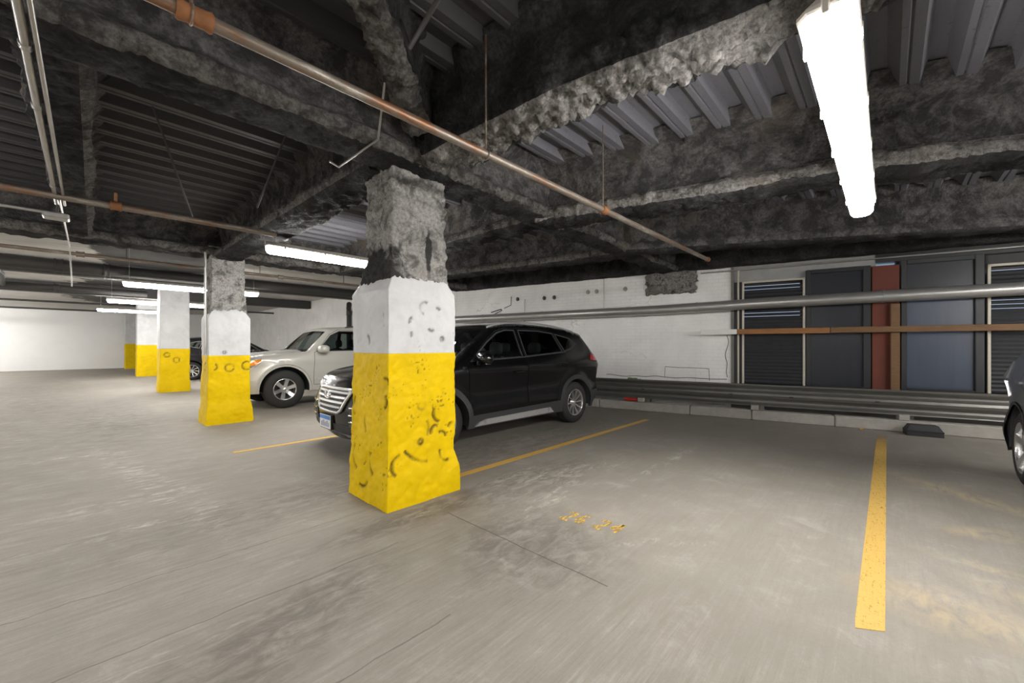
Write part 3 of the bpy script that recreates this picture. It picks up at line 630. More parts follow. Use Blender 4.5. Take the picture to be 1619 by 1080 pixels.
# louvres
def louvre(s0, s1, z0, z1, label, gaps, nm='window_1'):
    r = empty(nm, (s0, -.02, z0), frame=WF, kind='structure'); r['label'] = label
    W, H = s1-s0, z1-z0
    for (a, b, c, d) in ((0, .035, 0, H), (W-.035, W, 0, H), (0, W, H-.035, H)):
        MB().bbox(a, b, -.02, .01, c, d, .004).build('frame_strip', M['cream'], r)
    n = int((H-.04)/.062)
    for k in range(n):
        z = .01+k*.062; g = (H-z) ; gap = any(abs(g-q) < .032 for q in gaps)
        mb = MB(); h = .064 if not gap else .054
        mb.add([(.036, 0, z), (W-.036, 0, z), (W-.036, -.012, z+h*.5), (.036, -.012, z+h*.5), (.036, .006, z+h), (W-.036, .006, z+h), (W-.036, .02, z), (.036, .02, z), (W-.036, .02, z+h), (.036, .02, z+h)],
               [(0,1,2,3), (3,2,5,4), (4,5,8,9), (9,8,6,7), (7,6,1,0)])
        mb.build('slat', M['slat'], r)
    return r
louvre(2.70, 3.66, .60, 2.50, 'left black louvred opening with thin cream frame beside the white brick wall', (.1, .17, .24, .55, .62, .7), 'window_1')
louvre(5.83, 6.8, .60, 2.50, 'right black louvred opening with thin cream frame behind the grey car', (.08, .16, .5, .58, .66, .74), 'window_4')
# dark backing added between the openings to shut out stray daylight
for (a, b, c, d, nn) in ((3.60, 3.76, .58, 2.8, 'added_backing_1'), (5.72, 5.89, .58, 2.8, 'added_backing_2'), (5.8, 6.9, 2.43, 2.8, 'added_backing_3'), (2.6, 3.7, 2.43, 2.8, 'added_backing_4'), (2.5, 6.9, .56, .64, 'added_backing_5'), (4.86, 4.92, .58, 2.8, 'added_backing_6'), (4.50, 4.57, .58, 2.8, 'added_backing_7')):
    MB().box(a, b, .13, .16, c, d).build(nn, M['blackpipe'], frame=WF, base=False, kind='structure')
# dark jambs
MB().bbox(2.52, 2.57, -.03, .1, .6, 2.8, .004).build('trim_6', M['concrete_dark'], frame=WF, base=False, kind='structure')
MB().box(2.57, 2.70, .0, .1, .58, 2.5).build('trim_7', M['blackpipe'], frame=WF, base=False, kind='structure')
def win(nm, s0, s1, z0, z1, split, m1, m2, label, fr=.07):
    r = empty(nm, (s0, -.03, z0), frame=WF, kind='structure'); r['label'] = label; W, H = s1-s0, z1-z0
    mb = MB()
    for (a, b, c, d) in ((0, fr, 0, H), (W-fr*1.4, W, 0, H), (fr, W-fr*1.4, H-.07, H), (fr, W-fr*1.4, 0, .03), (fr, W-fr*1.4, split-z0-.04, split-z0+.04)): mb.bbox(a, b, -.02, .06, c, d, .006)
    mb.build('window_frame', M['darkframe'], r)
    MB().box(fr, W-fr*1.4, .015, .025, .03, split-z0-.04).build('lower_pane', m1, r)
    MB().box(fr, W-fr*1.4, .015, .025, split-z0+.04, H-.07).build('upper_pane', m2, r)
win('window_2', 3.67, 4.53, .6, 2.62, 2.10, M['pane'], M['pane'], 'dark paned opening left of the red-brown steel post')
win('window_3', 4.89, 5.8, .6, 2.66, 2.12, M['pane2'], M['pane'], 'bluish paned opening right of the red-brown steel post')
MB().bbox(4.54, 4.87, -.06, .12, .58, 2.60, .006).build('steel_post', M['brown'], frame=WF, label='red-brown steel post between the two paned openings', cat='post')
MB().box(4.55, 4.87, .1, .12, 2.61, 2.655).build('window_5', M['daylight'], frame=WF, base=False, kind='structure')
MB().bbox(4.75, 4.86, -.13, -.062, .58, 1.97, .005).build('wooden_stud', M['wood'], frame=WF, label='upright wooden stud fixed in front of the red-brown post', cat='wood stud')
# timber rail, three lengths
def plank(s0, s1, m, lb, dz=0): MB().bbox(s0, s1, -.185, -.135, 1.515+dz, 1.61+dz, .004).build('wooden_rail', m, frame=WF, label=lb, cat='wood rail')
plank(2.02, 2.62, simple('white_painted_wood', (.7, .7, .68), .6, 0, .1), 'white painted end of the timber rail on the brick wall')
plank(2.625, 3.98, M['wood_new'], 'fresh orange length of the timber rail in front of the left louvre')
plank(3.985, 7.8, M['wood'], 'aged brown length of the timber rail reaching the picture edge', .004)
MB().tube([(2.64, -.05, .6), (2.64, -.05, 2.74)], .016, 10).build('conduit', M['cream'], frame=WF, label='thin pale vertical pipe left of the first louvre', cat='pipe')
MB().tube([(2.0, -.06, 2.72), (4.5, -.06, 2.72), (7.5, -.06, 2.72)], .014, 10).build('conduit', M['conduit'], frame=WF, label='thin horizontal conduit along the top of the openings', cat='conduit')
MB().tube([(-1.95, -.03, 1.9), (-1.95, -.03, 2.45)], .012, 8).build('conduit', M['conduit'], frame=WF, label='short pale vertical pipe on the brick above the big pipe', cat='pipe')
MB().tube([(.05, -.02, 1.95), (.05, -.02, 2.8)], .008, 8).build('conduit', M['conduit'], frame=WF, label='thin vertical line of pipe on the brick wall, right of the anchor plates', cat='pipe')
# anchor rings on the brick
AN = [(-2.16, 2.47, 'leftmost'), (-1.42, 2.45, 'second from left'), (-1.16, 2.45, 'third from left'), (-.32, 2.52, 'fourth from left'), (-.12, 2.52, 'fifth from left'), (.52, 2.53, 'rightmost')]
for s, z, lb in AN:
    mb = MB(); mb.tube([(s+.035*math.cos(a), -.012, z+.04*math.sin(a)) for a in np.linspace(0, 2*math.pi, 14, endpoint=False)], .010, 6, closed=True); mb.bbox(s-.012, s+.018, -.02, 0, z-.02, z+.02, .004)
    mb.build('wall_anchor', M['blackpipe' if s < -1 else 'concrete'], frame=WF, label=lb+' of the round anchor plates in the brick wall', cat='anchor', group='round anchors in the brick wall')
MB().tube([(-2.95, -.02, 2.17), (-2.65, -.02, 2.24), (-2.62, -.02, 2.21), (-2.9, -.02, 2.1)], .012, 6).build('cable_stub', M['black'], frame=WF, label='short black cable stub hanging on the brick beside the nearest column', cat='cable')
MB().tube([(-2.55, -.02, 2.26), (-2.35, -.02, 2.33), (-2.34, -.02, 2.55)], .009, 6).build('cable_stub', M['black'], frame=WF, label='thin black cable bending upwards on the brick wall', cat='cable')
# plaster patch outline low on the wall
mb = MB()
for a, b in (((1.32, .65), (1.33, .87)), ((1.33, .87), (2.14, .86)), ((2.14, .86), (2.15, .62))):
    mb.tube([(a[0]+(b[0]-a[0])*t, .002, a[1]+(b[1]-a[1])*t+.01*noise.noise(Vector((t*5, a[0], 0)))) for t in np.linspace(0, 1, 8)], .006, 5)
mb.build('wall_crack', M['concrete_dark'], frame=WF, label='rectangular crack outline low on the white wall above the rail', cat='crack')
mb = MB(); mb.tube([(s, .001, .66+.03*noise.noise(Vector((s*3, 0, 0)))) for s in np.linspace(.1, 2.45, 40)], .006, 5)
mb.build('wall_crack', M['black'], frame=WF, label='ragged horizontal crack just above the guard rail', cat='crack')
mb = MB(); mb.tube([(2.45+.05*noise.noise(Vector((0, z*4, 0))), .001, z) for z in np.linspace(.7, 1.5, 24)], .008, 5)
mb.build('wall_crack', M['concrete_dark'], frame=WF, label='wandering vertical crack at the right end of the white wall', cat='crack')
# things on the ledge and floor
mb = MB(); mb.ellip((0, 0, .03), (.16, .04, .03), 20, 8, e=.6); mb.ellip((.17, 0, .028), (.05, .03, .022), 12, 6)
o = mb.build('plastic_piece', M['red'], frame=WF, label='red plastic piece lying on the kerb under the guard rail', cat='plastic'); o.matrix_world = WF @ Matrix.Translation((.78, -.40, .18))
mb = MB(); mb.ellip((0, 0, .02), (.05, .03, .02), 12, 6, e=.7); mb.ellip((.1, 0, .018), (.06, .025, .018), 12, 6, e=.7)
o = mb.build('wrapper', [M['green']], frame=WF, label='small green wrapper on top of the guard rail against the white wall', cat='wrapper'); o.matrix_world = WF @ Matrix.Translation((.72, -.2, .60))
MB().box(-.0, .25, -.06, .0, .58, .60).build('trim_8', M['concrete_dark'], frame=WF @ Matrix.Translation((.6, 0, 0)), base=False, kind='structure')
MB().box(0, .25, -.25, -.06, .585, .60).build('rail_bracket', M['rail'], frame=WF @ Matrix.Translation((.6, 0, 0)), label='flat steel bracket tying the guard rail to the white wall', cat='bracket')
# black plastic wedge (wheel chock box)
def frust(b, t, z0, z1): 
    V = [(b[0], b[2], z0), (b[1], b[2], z0), (b[1], b[3], z0), (b[0], b[3], z0), (t[0], t[2], z1), (t[1], t[2], z1), (t[1], t[3], z1), (t[0], t[3], z1)]
    return V, [(0,3,2,1), (4,5,6,7), (0,1,5,4), (1,2,6,5), (2,3,7,6), (3,0,4,7)]
mb = MB(); mb.add(*frust((-.19, .19, -.1, .1), (-.19, .19, -.1, .1), 0, .075)); mb.add(*frust((-.19, .19, -.1, .1), (-.15, .15, -.05, .07), .075, .155)); mb.bbox(-.195, .195, -.105, .105, .065, .083, .004)
o = mb.build('wheel_chock', simple('black_rubber', (.02, .02, .022), .5, 0, .3, 15, .002), label='black plastic wedge box on the floor against the kerb', cat='wheel chock'); o.matrix_world = WF @ Matrix.Translation((4.98, -.64, 0))
mb = MB(); mb.add([(0, 0, .01), (.03, .015, .03), (.07, 0, .012), (.05, -.03, .035), (.02, -.03, .02), (.09, .03, .02)], [(0, 1, 3, 4), (1, 2, 3), (1, 5, 2)])
mb.add([(0, 0, 0), (.03, .015, .0), (.07, 0, .0), (.05, -.03, .0), (.02, -.03, .0)], [(0, 4, 3, 2, 1)])
o = mb.build('dry_leaf', M['leaf'], label='dry yellow leaf on the floor by the kerb', cat='leaf'); o.location = wl(4.3, .6, 0)

# ------------------------------------------------------------------ paint on the floor
def strip(poly, name, mat, label, cat='painted line'):
    MB().prism(poly, .003, 'z', .0005).build(name, mat, label=label, cat=cat)
strip([(2.42, .108), (2.5, .112), (7.8, .112), (7.85, .01), (2.48, .008)], 'painted_line', M['line'], 'broad worn yellow stall line at the right, ending near the camera')
strip([(2.42, 3.17), (6.75, 3.13), (6.75, 3.04), (2.42, 3.08)], 'painted_line', M['line2'], 'thin orange stall line between the nearest column and the black crossover')
strip([(1.2, 5.83), (2.6, 5.83), (2.6, 5.75), (1.2, 5.75)], 'painted_line', M['line2'], 'short orange line showing in front of the black crossover bumper')
# faded stencilled stall marks
droot = empty('painted_digits', (2.44, 1.6, 0), label='small faded yellow stencilled digits on the floor right of the nearest column', cat='painted digits')
def stroke(digs, pts, wd=.018):
    for (a, b) in zip(pts, pts[1:]):
        d = Vector((b[0]-a[0], b[1]-a[1], 0)); nrm = Vector((-d.y, d.x, 0)).normalized()*wd
        digs.prism([(a[0]-nrm.x, a[1]-nrm.y), (b[0]-nrm.x, b[1]-nrm.y), (b[0]+nrm.x, b[1]+nrm.y), (a[0]+nrm.x, a[1]+nrm.y)], .003, 'z', .001)
two = [(0, .8), (.3, 1), (.7, .95), (.7, .6), (0, 0), (.8, 0)]; six = [(.7, 1), (.2, .8), (0, .3), (.3, 0), (.7, .2), (.5, .5), (.05, .4)]; four = [(.6, 0), (.6, 1), (0, .35), (.8, .35)]
bx, by = 2.44, 1.80
for k, g in enumerate((two, six, two, four)):
    oy = by-.105*k-(.05 if k > 1 else 0)
    dg = MB(); stroke(dg, [(bx+.155*(q[1])+.02*k-2.44, oy-.085*q[0]-1.6) for q in g], .012); dg.build('digit', M['digits'], droot)

# ------------------------------------------------------------------ cars
def catmull(P, n=6):
    P = [np.array(p, float) for p in P]; out = []
    for i in range(len(P)-1):
        p0 = P[max(0, i-1)]; p1 = P[i]; p2 = P[i+1]; p3 = P[min(len(P)-1, i+2)]
        for k in range(n):
            t = k/n; out.append(.5*((2*p1)+(-p0+p2)*t+(2*p0-5*p1+4*p2-p3)*t*t+(-p0+3*p1-3*p2+p3)*t**3))
    out.append(P[-1]); return out
def pip(px, py, poly):
    poly = np.asarray(poly); n = len(poly); c = np.zeros(len(px), bool); j = n-1
    for i in range(n):
        xi, yi = poly[i]; xj, yj = poly[j]
        cond = ((yi > py) != (yj > py)) & (px < (xj-xi)*(py-yi)/((yj-yi) if yj != yi else 1e-12)+xi); c ^= cond; j = i
    return c
def densify(poly, d=.05):
    out = []
    for i in range(len(poly)):
        a = np.array(poly[i], float); b = np.array(poly[(i+1) % len(poly)], float); m = max(1, int(np.hypot(*(b-a))/d))
        out += [tuple(a+(b-a)*k/m) for k in range(m)]
    return out
def circle(cx, cz, r, n=48): return [(cx+r*math.cos(2*math.pi*k/n), cz+r*math.sin(2*math.pi*k/n)) for k in range(n)]
def offset_poly(poly, d):
    P = np.array(poly, float); n = len(P); A = 0
    for i in range(n): A += P[i][0]*P[(i+1) % n][1]-P[(i+1) % n][0]*P[i][1]
    s = 1 if A > 0 else -1; out = []
    for i in range(n):
        a = P[i]-P[i-1]; b = P[(i+1) % n]-P[i]; a = a/(np.hypot(*a)+1e-9); b = b/(np.hypot(*b)+1e-9)
        na = np.array([-a[1], a[0]])*s; nb = np.array([-b[1], b[0]])*s; m = na+nb; L = np.hypot(*m); m = m/(L+1e-9)
        k = d/max(.5, float(np.dot(m, na))); out.append(tuple(P[i]+m*k))
    return out     # inward for positive d
class Car:
    def __init__(s, spec):
        s.sp = spec; pts = []; nm = []
        for name, P in spec['profile']: pts += P; nm += [name]*len(P)
        s.ctrl = pts; K = 6; C_ = catmull(pts, K); s.P = np.array(C_); s.nm = [nm[min(len(nm)-1, i//K+1)] for i in range(len(C_))]
        RY = spec['round']; ry = np.array([RY[k][0] for k in s.nm]); rd = np.array([RY[k][1] for k in s.nm])
        ker = np.ones(9)/9; s.ry = np.convolve(np.pad(ry, 4, 'edge'), ker, 'valid'); s.rd = np.convolve(np.pad(rd, 4, 'edge'), ker, 'valid')
        zz = np.linspace(0, 2.2, 221); ww = np.interp(zz, [a for a, b in spec['width']], [b for a, b in spec['width']]); ww = np.convolve(np.pad(ww, 5, 'edge'), np.ones(11)/11, 'valid'); s.wz = (zz, ww)
    def W(s, x, z):
        w = np.interp(z, *s.wz); sp = s.sp
        for wx in sp['wheels']:
            r = np.hypot(x-wx, z-sp['r']); w = w+.022*np.exp(-((r-sp['arch']-.03)/.09)**2)*(z < .95)
        for (z0, wd, amp) in sp.get('crease', ()): w = w+amp*np.exp(-((z-z0)/wd)**2)*(1-np.exp(-((x-sp['L']*.02)/.5)**2))
        return w
    def side(s, x, z):
        x = np.asarray(x, float); z = np.asarray(z, float); A = s.P[:-1]; B = s.P[1:]; D = B-A; L2 = (D**2).sum(1)+1e-12
        best = np.full(x.shape, 1e9); bi = np.zeros(x.shape); 
        for i in range(len(A)):
            t = np.clip(((x-A[i,0])*D[i,0]+(z-A[i,1])*D[i,1])/L2[i], 0, 1); d = np.hypot(x-A[i,0]-t*D[i,0], z-A[i,1]-t*D[i,1])
            m = d < best; best = np.where(m, d, best); bi = np.where(m, i+t, bi)
        idx = np.arange(len(s.P)); ry = np.interp(bi, idx, s.ry); rd = np.interp(bi, idx, s.rd)
        q = np.clip(1-best/rd, 0, 1); return s.W(x, z)-ry*(1-np.sqrt(np.clip(1-q*q, 0, 1)))
    def front_x(s, y, z, end='front'):
        """x of the nose (or tail) surface at lateral y, height z"""
        n = len(s.P)//2; P = s.P[:n] if end == 'front' else s.P[n:][::-1]; k = 0
        zs = [P[0][1]]; xs = [P[0][0]]; 
        for p in P[1:]:
            if p[1] > zs[-1]+1e-4: zs.append(p[1]); xs.append(p[0])
            if len(zs) > 60: break
        x0 = np.interp(z, zs, xs); i0 = 3 if end == 'front' else len(s.ry)-4
        ry = s.ry[i0]; rd = s.rd[i0]; w = s.W(np.asarray(x0), np.asarray(z)); q = np.clip((w-np.abs(y))/ry, 0, 1)
        d = rd*(1-np.sqrt(np.clip(2*q-q*q, 0, 1))); return x0+d if end == 'front' else x0-d
def cdt(outline, polys, pts, rings=()):
    V = []; E = []
    def addp(poly):
        b = len(V); V.extend(Vector((float(p[0]), float(p[1]))) for p in poly); n = len(poly); E.extend((b+i, b+(i+1) % n) for i in range(n))
    addp(outline)
    for p in polys: addp(p)
    V.extend(Vector((float(p[0]), float(p[1]))) for p in pts)
    r = delaunay_2d_cdt(V, E, [], 0, 1e-5); return np.array([tuple(v) for v in r[0]]), [tuple(f) for f in r[2]]
def build_car(spec, root):
    car = Car(spec); P = car.P; L = spec['L']; zb = spec['zb']; ar = spec['arch']; r = spec['r']; wx = spec['wheels']
    outline = [tuple(p) for p in P]+[(x, zb) for x in np.arange(P[-1][0]-.06, P[0][0]+.05, -.06)]
    A = sum(outline[i][0]*outline[(i+1) % len(outline)][1]-outline[(i+1) % len(outline)][0]*outline[i][1] for i in range(len(outline)))
    holes = [circle(x, r, ar) for x in wx]; clad = [circle(x, r, ar+spec['clad']) for x in wx]
    wins = [(n, densify(p)) for n, p in spec['windows']]; trims = [densify(offset_poly(p, -.022)) for n, p in spec['windows']]
    doors = [densify(p) for p in spec['doors']]; din = [offset_poly(p, .005) for p in doors]; dout = [offset_poly(p, -.003) for p in doors]
    sill = densify(spec['sill']); extra = [densify(p) for p in spec.get('lower', [])]
    polys = holes+clad+[p for n, p in wins]+trims+din+dout+[sill]+extra
    g = .06; xs, zs = np.meshgrid(np.arange(.03, L, g), np.arange(zb+.03, 2, g)); pts = [(a, b) for a, b in zip(xs.ravel(), zs.ravel())]
    T = np.gradient(P, axis=0); T /= (np.hypot(T[:,0], T[:,1])[:,None]+1e-9); Nn = np.stack([T[:,1], -T[:,0]], 1)   # inward for this travel direction
    for q in (.985, .93, .84, .72, .55, .3): pts += [tuple(P[i]+Nn[i]*car.rd[i]*(1-q)) for i in range(0, len(P))]
    pa = np.array(pts); ok = pip(pa[:,0], pa[:,1], outline); pa = pa[ok]
    V2, F = cdt(outline, polys, pa)
    cen = np.array([V2[list(f)].mean(0) for f in F]); cx, cz = cen[:,0], cen[:,1]
    cls = np.array(['body']*len(F), dtype=object); ins = pip(cx, cz, outline)
    for p in extra: cls[pip(cx, cz, p)] = 'lower_cladding'
    cls[pip(cx, cz, sill)] = 'lower_cladding'
    for i in range(len(doors)):
        nmn = ['front_door', 'rear_door'][i] if len(doors) > 1 else 'front_door'
        m = pip(cx, cz, dout[i]) & ~pip(cx, cz, sill); cls[m] = 'gap'; m = pip(cx, cz, din[i]) & ~pip(cx, cz, sill); cls[m] = nmn
    for k in clad: cls[pip(cx, cz, k)] = 'lower_cladding' if spec['clad_own'] else cls[pip(cx, cz, k)]
    if not spec['clad_own']:
        for k in clad: cls[pip(cx, cz, k)] = 'body'
    for k, t in enumerate(trims): cls[pip(cx, cz, t)] = 'window_trim'
    for n_, p in wins: cls[pip(cx, cz, p)] = n_
    for h in holes: cls[pip(cx, cz, h)] = 'hole'
    cls[~ins] = 'hole'
    Y = car.side(V2[:,0], V2[:,1])
    mats = dict(body=spec['paint'], front_door=spec['paint'], rear_door=spec['paint'], lower_cladding=M['plastic'] if spec['clad_own'] else spec['paint'], window_trim=spec['trim'], front_window=M['glass_clear' if spec.get('clear') else 'glass_privacy'], rear_window=M['glass_dark'], quarter_window=M['glass_dark'])
    body = MB(); liner = MB(); parts = {}
    for sgn in (-1, 1):
        for c_ in set(cls):
            if c_ in ('hole', 'gap'): continue
            off = .010 if c_ == 'lower_cladding' and spec['clad_own'] else (-.004 if 'window' in c_ and c_ != 'window_trim' else 0)
            fs = [F[i] for i in np.nonzero(cls == c_)[0]]; used = sorted({v for f in fs for v in f}); mp = {v: i for i, v in enumerate(used)}
            vv = [(V2[v,0], sgn*(Y[v]+off), V2[v,1]) for v in used]; ff = [tuple(mp[v] for v in (f if sgn < 0 else f[::-1])) for f in fs]
            if c_ == 'body': body.add(vv, ff, 0, True)
            else: parts.setdefault((c_, sgn), MB()).add(vv, ff, 0, True)
        fs = [F[i] for i in np.nonzero((cls != 'hole') & np.array(['window' not in c or c == 'window_trim' for c in cls]))[0]]; used = sorted({v for f in fs for v in f}); mp = {v: i for i, v in enumerate(used)}
        liner.add([(V2[v,0], sgn*(Y[v]-.02), V2[v,1]) for v in used], [tuple(mp[v] for v in f) for f in fs], 0, True)
    # strips across the top, nose and tail
    We = np.array([float(car.W(np.array(p[0]), np.array(p[1])))-car.ry[i] for i, p in enumerate(P)]); m = 14; crown = spec['crown']
    cr = np.array([crown.get(n, .02) for n in car.nm]); cr = np.convolve(np.pad(cr, 4, 'edge'), np.ones(9)/9, 'valid')
    segs = []; s0 = 0
    for i in range(1, len(P)):
        if i == len(P)-1 or car.nm[i] != car.nm[s0+1 if s0+1 < len(P) else s0]: segs.append((s0, i, car.nm[s0+1])); s0 = i
    for (a, b, name) in segs:
        if b <= a: continue
        vv = []; 
        for i in range(a, b+1):
            for k in range(m+1):
                u = -1+2*k/m; q = P[i]-Nn[i]*cr[i]*(1-u*u)
                vv.append((q[0], u*We[i], q[1]))
        ff = [((i)*(m+1)+k, (i)*(m+1)+k+1, (i+1)*(m+1)+k+1, (i+1)*(m+1)+k) for i in range(b-a) for k in range(m)]
        tgt = {'hood': 'hood', 'windshield': 'windshield', 'roof': 'roof', 'rear_glass': 'rear_windscreen', 'tailgate': 'tailgate'}.get(name)
        if tgt is None: body.add(vv, ff, 0, True)
        else:
            mat = M['glass_clear'] if tgt == 'windshield' else (M['glass_dark'] if tgt == 'rear_windscreen' else spec['paint'])
            mb = MB(); mb.add(vv, ff, 0, True)
            o = mb.build(tgt, mat, root)
            if tgt == 'windshield':
                e = MB()
                for (i0, i1) in ((a, a+1),): e.tube([(P[i0][0]-.01, We[i0]*u, P[i0][1]+cr[i0]*(1-u*u)+.004) for u in np.linspace(-1, 1, 12)], .014, 6)
                e.build('wiper_cowl', M['black'], root)
    body.build('body', spec['paint'], root); 
    # floor pan, wheel wells
    wu = float(np.interp(zb+.1, *car.wz)); liner.box(P[0][0]+.25, P[-1][0]-.25, -wu+.12, wu-.12, zb+.0, zb+.02)
    for x in wx:
        for sgn in (-1, 1):
            yo = float(car.side(np.array([x]), np.array([r+ar-.02]))[0])
            V = []; n = 20
            for h in (yo-.005, yo-.36):
                for k in range(n+1): t = math.pi*(-.05+1.1*k/n); V.append((x+(ar+.002)*math.cos(t), sgn*h, max(zb, r+(ar+.002)*math.sin(t))))
            liner.add(V, [(k, k+1, n+2+k, n+1+k) for k in range(n)], 0, True); liner.add(V[n+1:], [tuple(range(n+1))])
    liner.build('inner_shell', M['inner'], root)
    names = {}
    for (c_, sgn), mb in parts.items():
        if c_ in ('front_door', 'rear_door', 'lower_cladding', 'window_trim', 'quarter_window'): names[(c_, sgn)] = mb.build(c_, mats[c_], root)
    for (c_, sgn), mb in parts.items():
        if c_ in ('front_window', 'rear_window'):
            d = names.get((c_.replace('window', 'door'), sgn)); mb.build('side_window', mats[c_], d or root)
    return car, names
def patch(car, poly, root, name, mat, off=.01, th=.012, end='front', parent=None, g=.03):
    """panel following the nose/tail: poly in (y, z)"""
    poly = densify(poly, g); pa = np.array(poly); xs, zs = np.meshgrid(np.arange(pa[:,0].min(), pa[:,0].max(), g), np.arange(pa[:,1].min(), pa[:,1].max(), g))
    q = np.array([xs.ravel(), zs.ravel()]).T
    if len(q): q = q[pip(q[:,0], q[:,1], offset_poly(poly, g*.4))]
    V2, F = cdt(poly, [], q); cen = np.array([V2[list(f)].mean(0) for f in F]); ok = pip(cen[:,0], cen[:,1], poly); F = [f for f, k in zip(F, ok) if k]
    sg = -1 if end == 'front' else 1
    cr = car.sp['crown'].get('front', .02); we = .5
    X = car.front_x(V2[:,0], V2[:,1], end)+sg*cr*np.clip(1-(V2[:,0]/we)**2, 0, 1)
    mb = MB(); mb.add([(X[i]+sg*off, V2[i,0], V2[i,1]) for i in range(len(V2))], F, 0, True)
    Xp = car.front_x(pa[:,0], pa[:,1], end)+sg*cr*np.clip(1-(pa[:,0]/we)**2, 0, 1); n = len(pa)
    V = [(Xp[i]+sg*off, pa[i,0], pa[i,1]) for i in range(n)]+[(Xp[i]+sg*(off-th), pa[i,0], pa[i,1]) for i in range(n)]
    mb.add(V, [(i, (i+1) % n, n+(i+1) % n, n+i) for i in range(n)])
    return mb.build(name, mat, parent or root)
def sidepatch(car, poly, sgn, name, mat, parent, off=.012, g=.04):
    poly = densify(poly, g); pa = np.array(poly); V2, F = cdt(poly, [], []); cen = np.array([V2[list(f)].mean(0) for f in F]); ok = pip(cen[:,0], cen[:,1], poly)
    Y = car.side(V2[:,0], V2[:,1]); mb = MB(); mb.add([(V2[i,0], sgn*(Y[i]+off), V2[i,1]) for i in range(len(V2))], [f for f, k in zip(F, ok) if k], 0, True)
    Yp = car.side(pa[:,0], pa[:,1]); n = len(pa); mb.add([(pa[i,0], sgn*(Yp[i]+off), pa[i,1]) for i in range(n)]+[(pa[i,0], sgn*(Yp[i]-.01), pa[i,1]) for i in range(n)], [(i, (i+1) % n, n+(i+1) % n, n+i) for i in range(n)])
    return mb.build(name, mat, parent)
def make_wheel(root, x, yo, sgn, r, rim, spokes, style, tw=.225):
    """outer face at y = yo (sgn side); local outward = -y then mirrored"""
    w = bpy.data.objects.new('wheel', None)
    def tr(mb):
        mb.v = [(a+x, sgn*(yo-b), c+r) for a, b, c in mb.v]; return mb      # b = depth inwards
    h = .03
    t = MB(); t.lathe([(rim-.005, .012), (rim+.012, .002), (rim+.04, -.0), (r-.05, .006), (r-.015, .022), (r-.002, .045), (r, .07), (r-.004, .075), (r, .08), (r, tw-.08), (r-.004, tw-.075), (r, tw-.07), (r-.015, tw-.022), (r-.05, tw-.006), (rim, tw-.01)], n=56)
    wo = tr(t).build('wheel', M['tyre'], root)
    b = MB(); b.lathe([(rim, .012), (rim-.008, .006), (rim-.018, .012), (rim-.022, .04), (rim-.03, .12), (rim-.03, tw-.03)], n=56); tr(b).build('rim_barrel', M['alloy'], wo)
    d = MB(); d.lathe([(rim-.028, .115), (.0, .115)], n=32); d.lathe([(rim*.62, .10), (rim*.62, .112)], n=32); tr(d).build('brake_disc', M['black'], wo)
    for k in range(spokes):
        a0 = 2*math.pi*k/spokes+.3; mb = MB(); sets = style(k)
        for (a1, w0, w1, sw) in sets:
            V = []; n = 6
            for i in range(n+1):
                f = i/n; rr = .03+(rim-.012-.03)*f; an = a0+a1+sw*f; hw = (w0+(w1-w0)*f); dp = .045-.035*f**1.5
                c, s_ = math.cos(an), math.sin(an)
                for (u, dd) in ((-hw, dp+.03), (-hw*.8, dp), (hw*.8, dp), (hw, dp+.03)): V.append((rr*c-u*s_, dd, rr*s_+u*c))
            mb.add(V, [(i*4+j, i*4+(j+1) % 4, (i+1)*4+(j+1) % 4, (i+1)*4+j) for i in range(n) for j in range(4)])
        tr(mb).build('spoke', M['alloy'], wo)
    c = MB(); c.lathe([(.0, .022), (.026, .022), (.032, .028), (.034, .05), (.06, .055), (.065, .09)], n=24)
    for k in range(5): a = 2*math.pi*(k+.5)/5; c.lathe([(0, .042), (.009, .042), (.009, .06)], (.05*math.cos(a), 0, .05*math.sin(a)), n=10)
    tr(c).build('hub', M['alloy'], wo)
    return wo
def interior(root, sp):
    for (x, n) in ((sp['seat1'], 'front_seat'), (sp['seat2'], 'rear_seat')):
        for y in (-.36, .36):
            mb = MB(); z = sp['zb']+.1; mb.bbox(x-.15, x+.35, y-.24, y+.24, z, z+.28, .06); mb.bbox(x+.3, x+.45, y-.23, y+.23, z+.2, z+.80, .06)
            mb.ellip((x+.42, y, z+.92), (.055, .13, .10), 16, 10, e=.7); mb.build(n, M['seat'], root)
    mb = MB(); mb.bbox(sp['dash']-.1, sp['dash']+.35, -.66, .66, sp['zb']+.45, sp['belt']-.02, .05); mb.build('dashboard', M['seat'], root)
    mb = MB(); mb.tube([(sp['dash']+.45+.05*math.sin(a), -.36+.18*math.cos(a), sp['belt']-.04+.17*math.sin(a)) for a in np.linspace(0, 2*math.pi, 20, endpoint=False)], .014, 8, closed=True); mb.build('steering_wheel', M['seat'], root)
def mirrors(root, car, x, z, mat, r=(.06, .115, .075), trim=True):
    for sgn in (-1, 1):
        y = float(car.side(np.array([x]), np.array([z]))[0]); mb = MB(); mb.ellip((x+.02, sgn*(y+.14), z+.035), r, 20, 12, e=.75)
        mb.tube([(x+.0, sgn*(y-.02), z-.03), (x+.01, sgn*(y+.08), z-.02)], .022, 8); o = mb.build('wing_mirror', mat, root)
        if trim: MB().bbox(x-.04, x+.05, min(sgn*(y+.06), sgn*(y+.24)), max(sgn*(y+.06), sgn*(y+.24)), z-.035, z-.018, .005).build('mirror_trim', M['chrome'], o)
        MB().ellip((x+.075, sgn*(y+.14), z+.035), (.008, .095, .055), 14, 8, e=.6).build('mirror_glass', M['lens'], o)
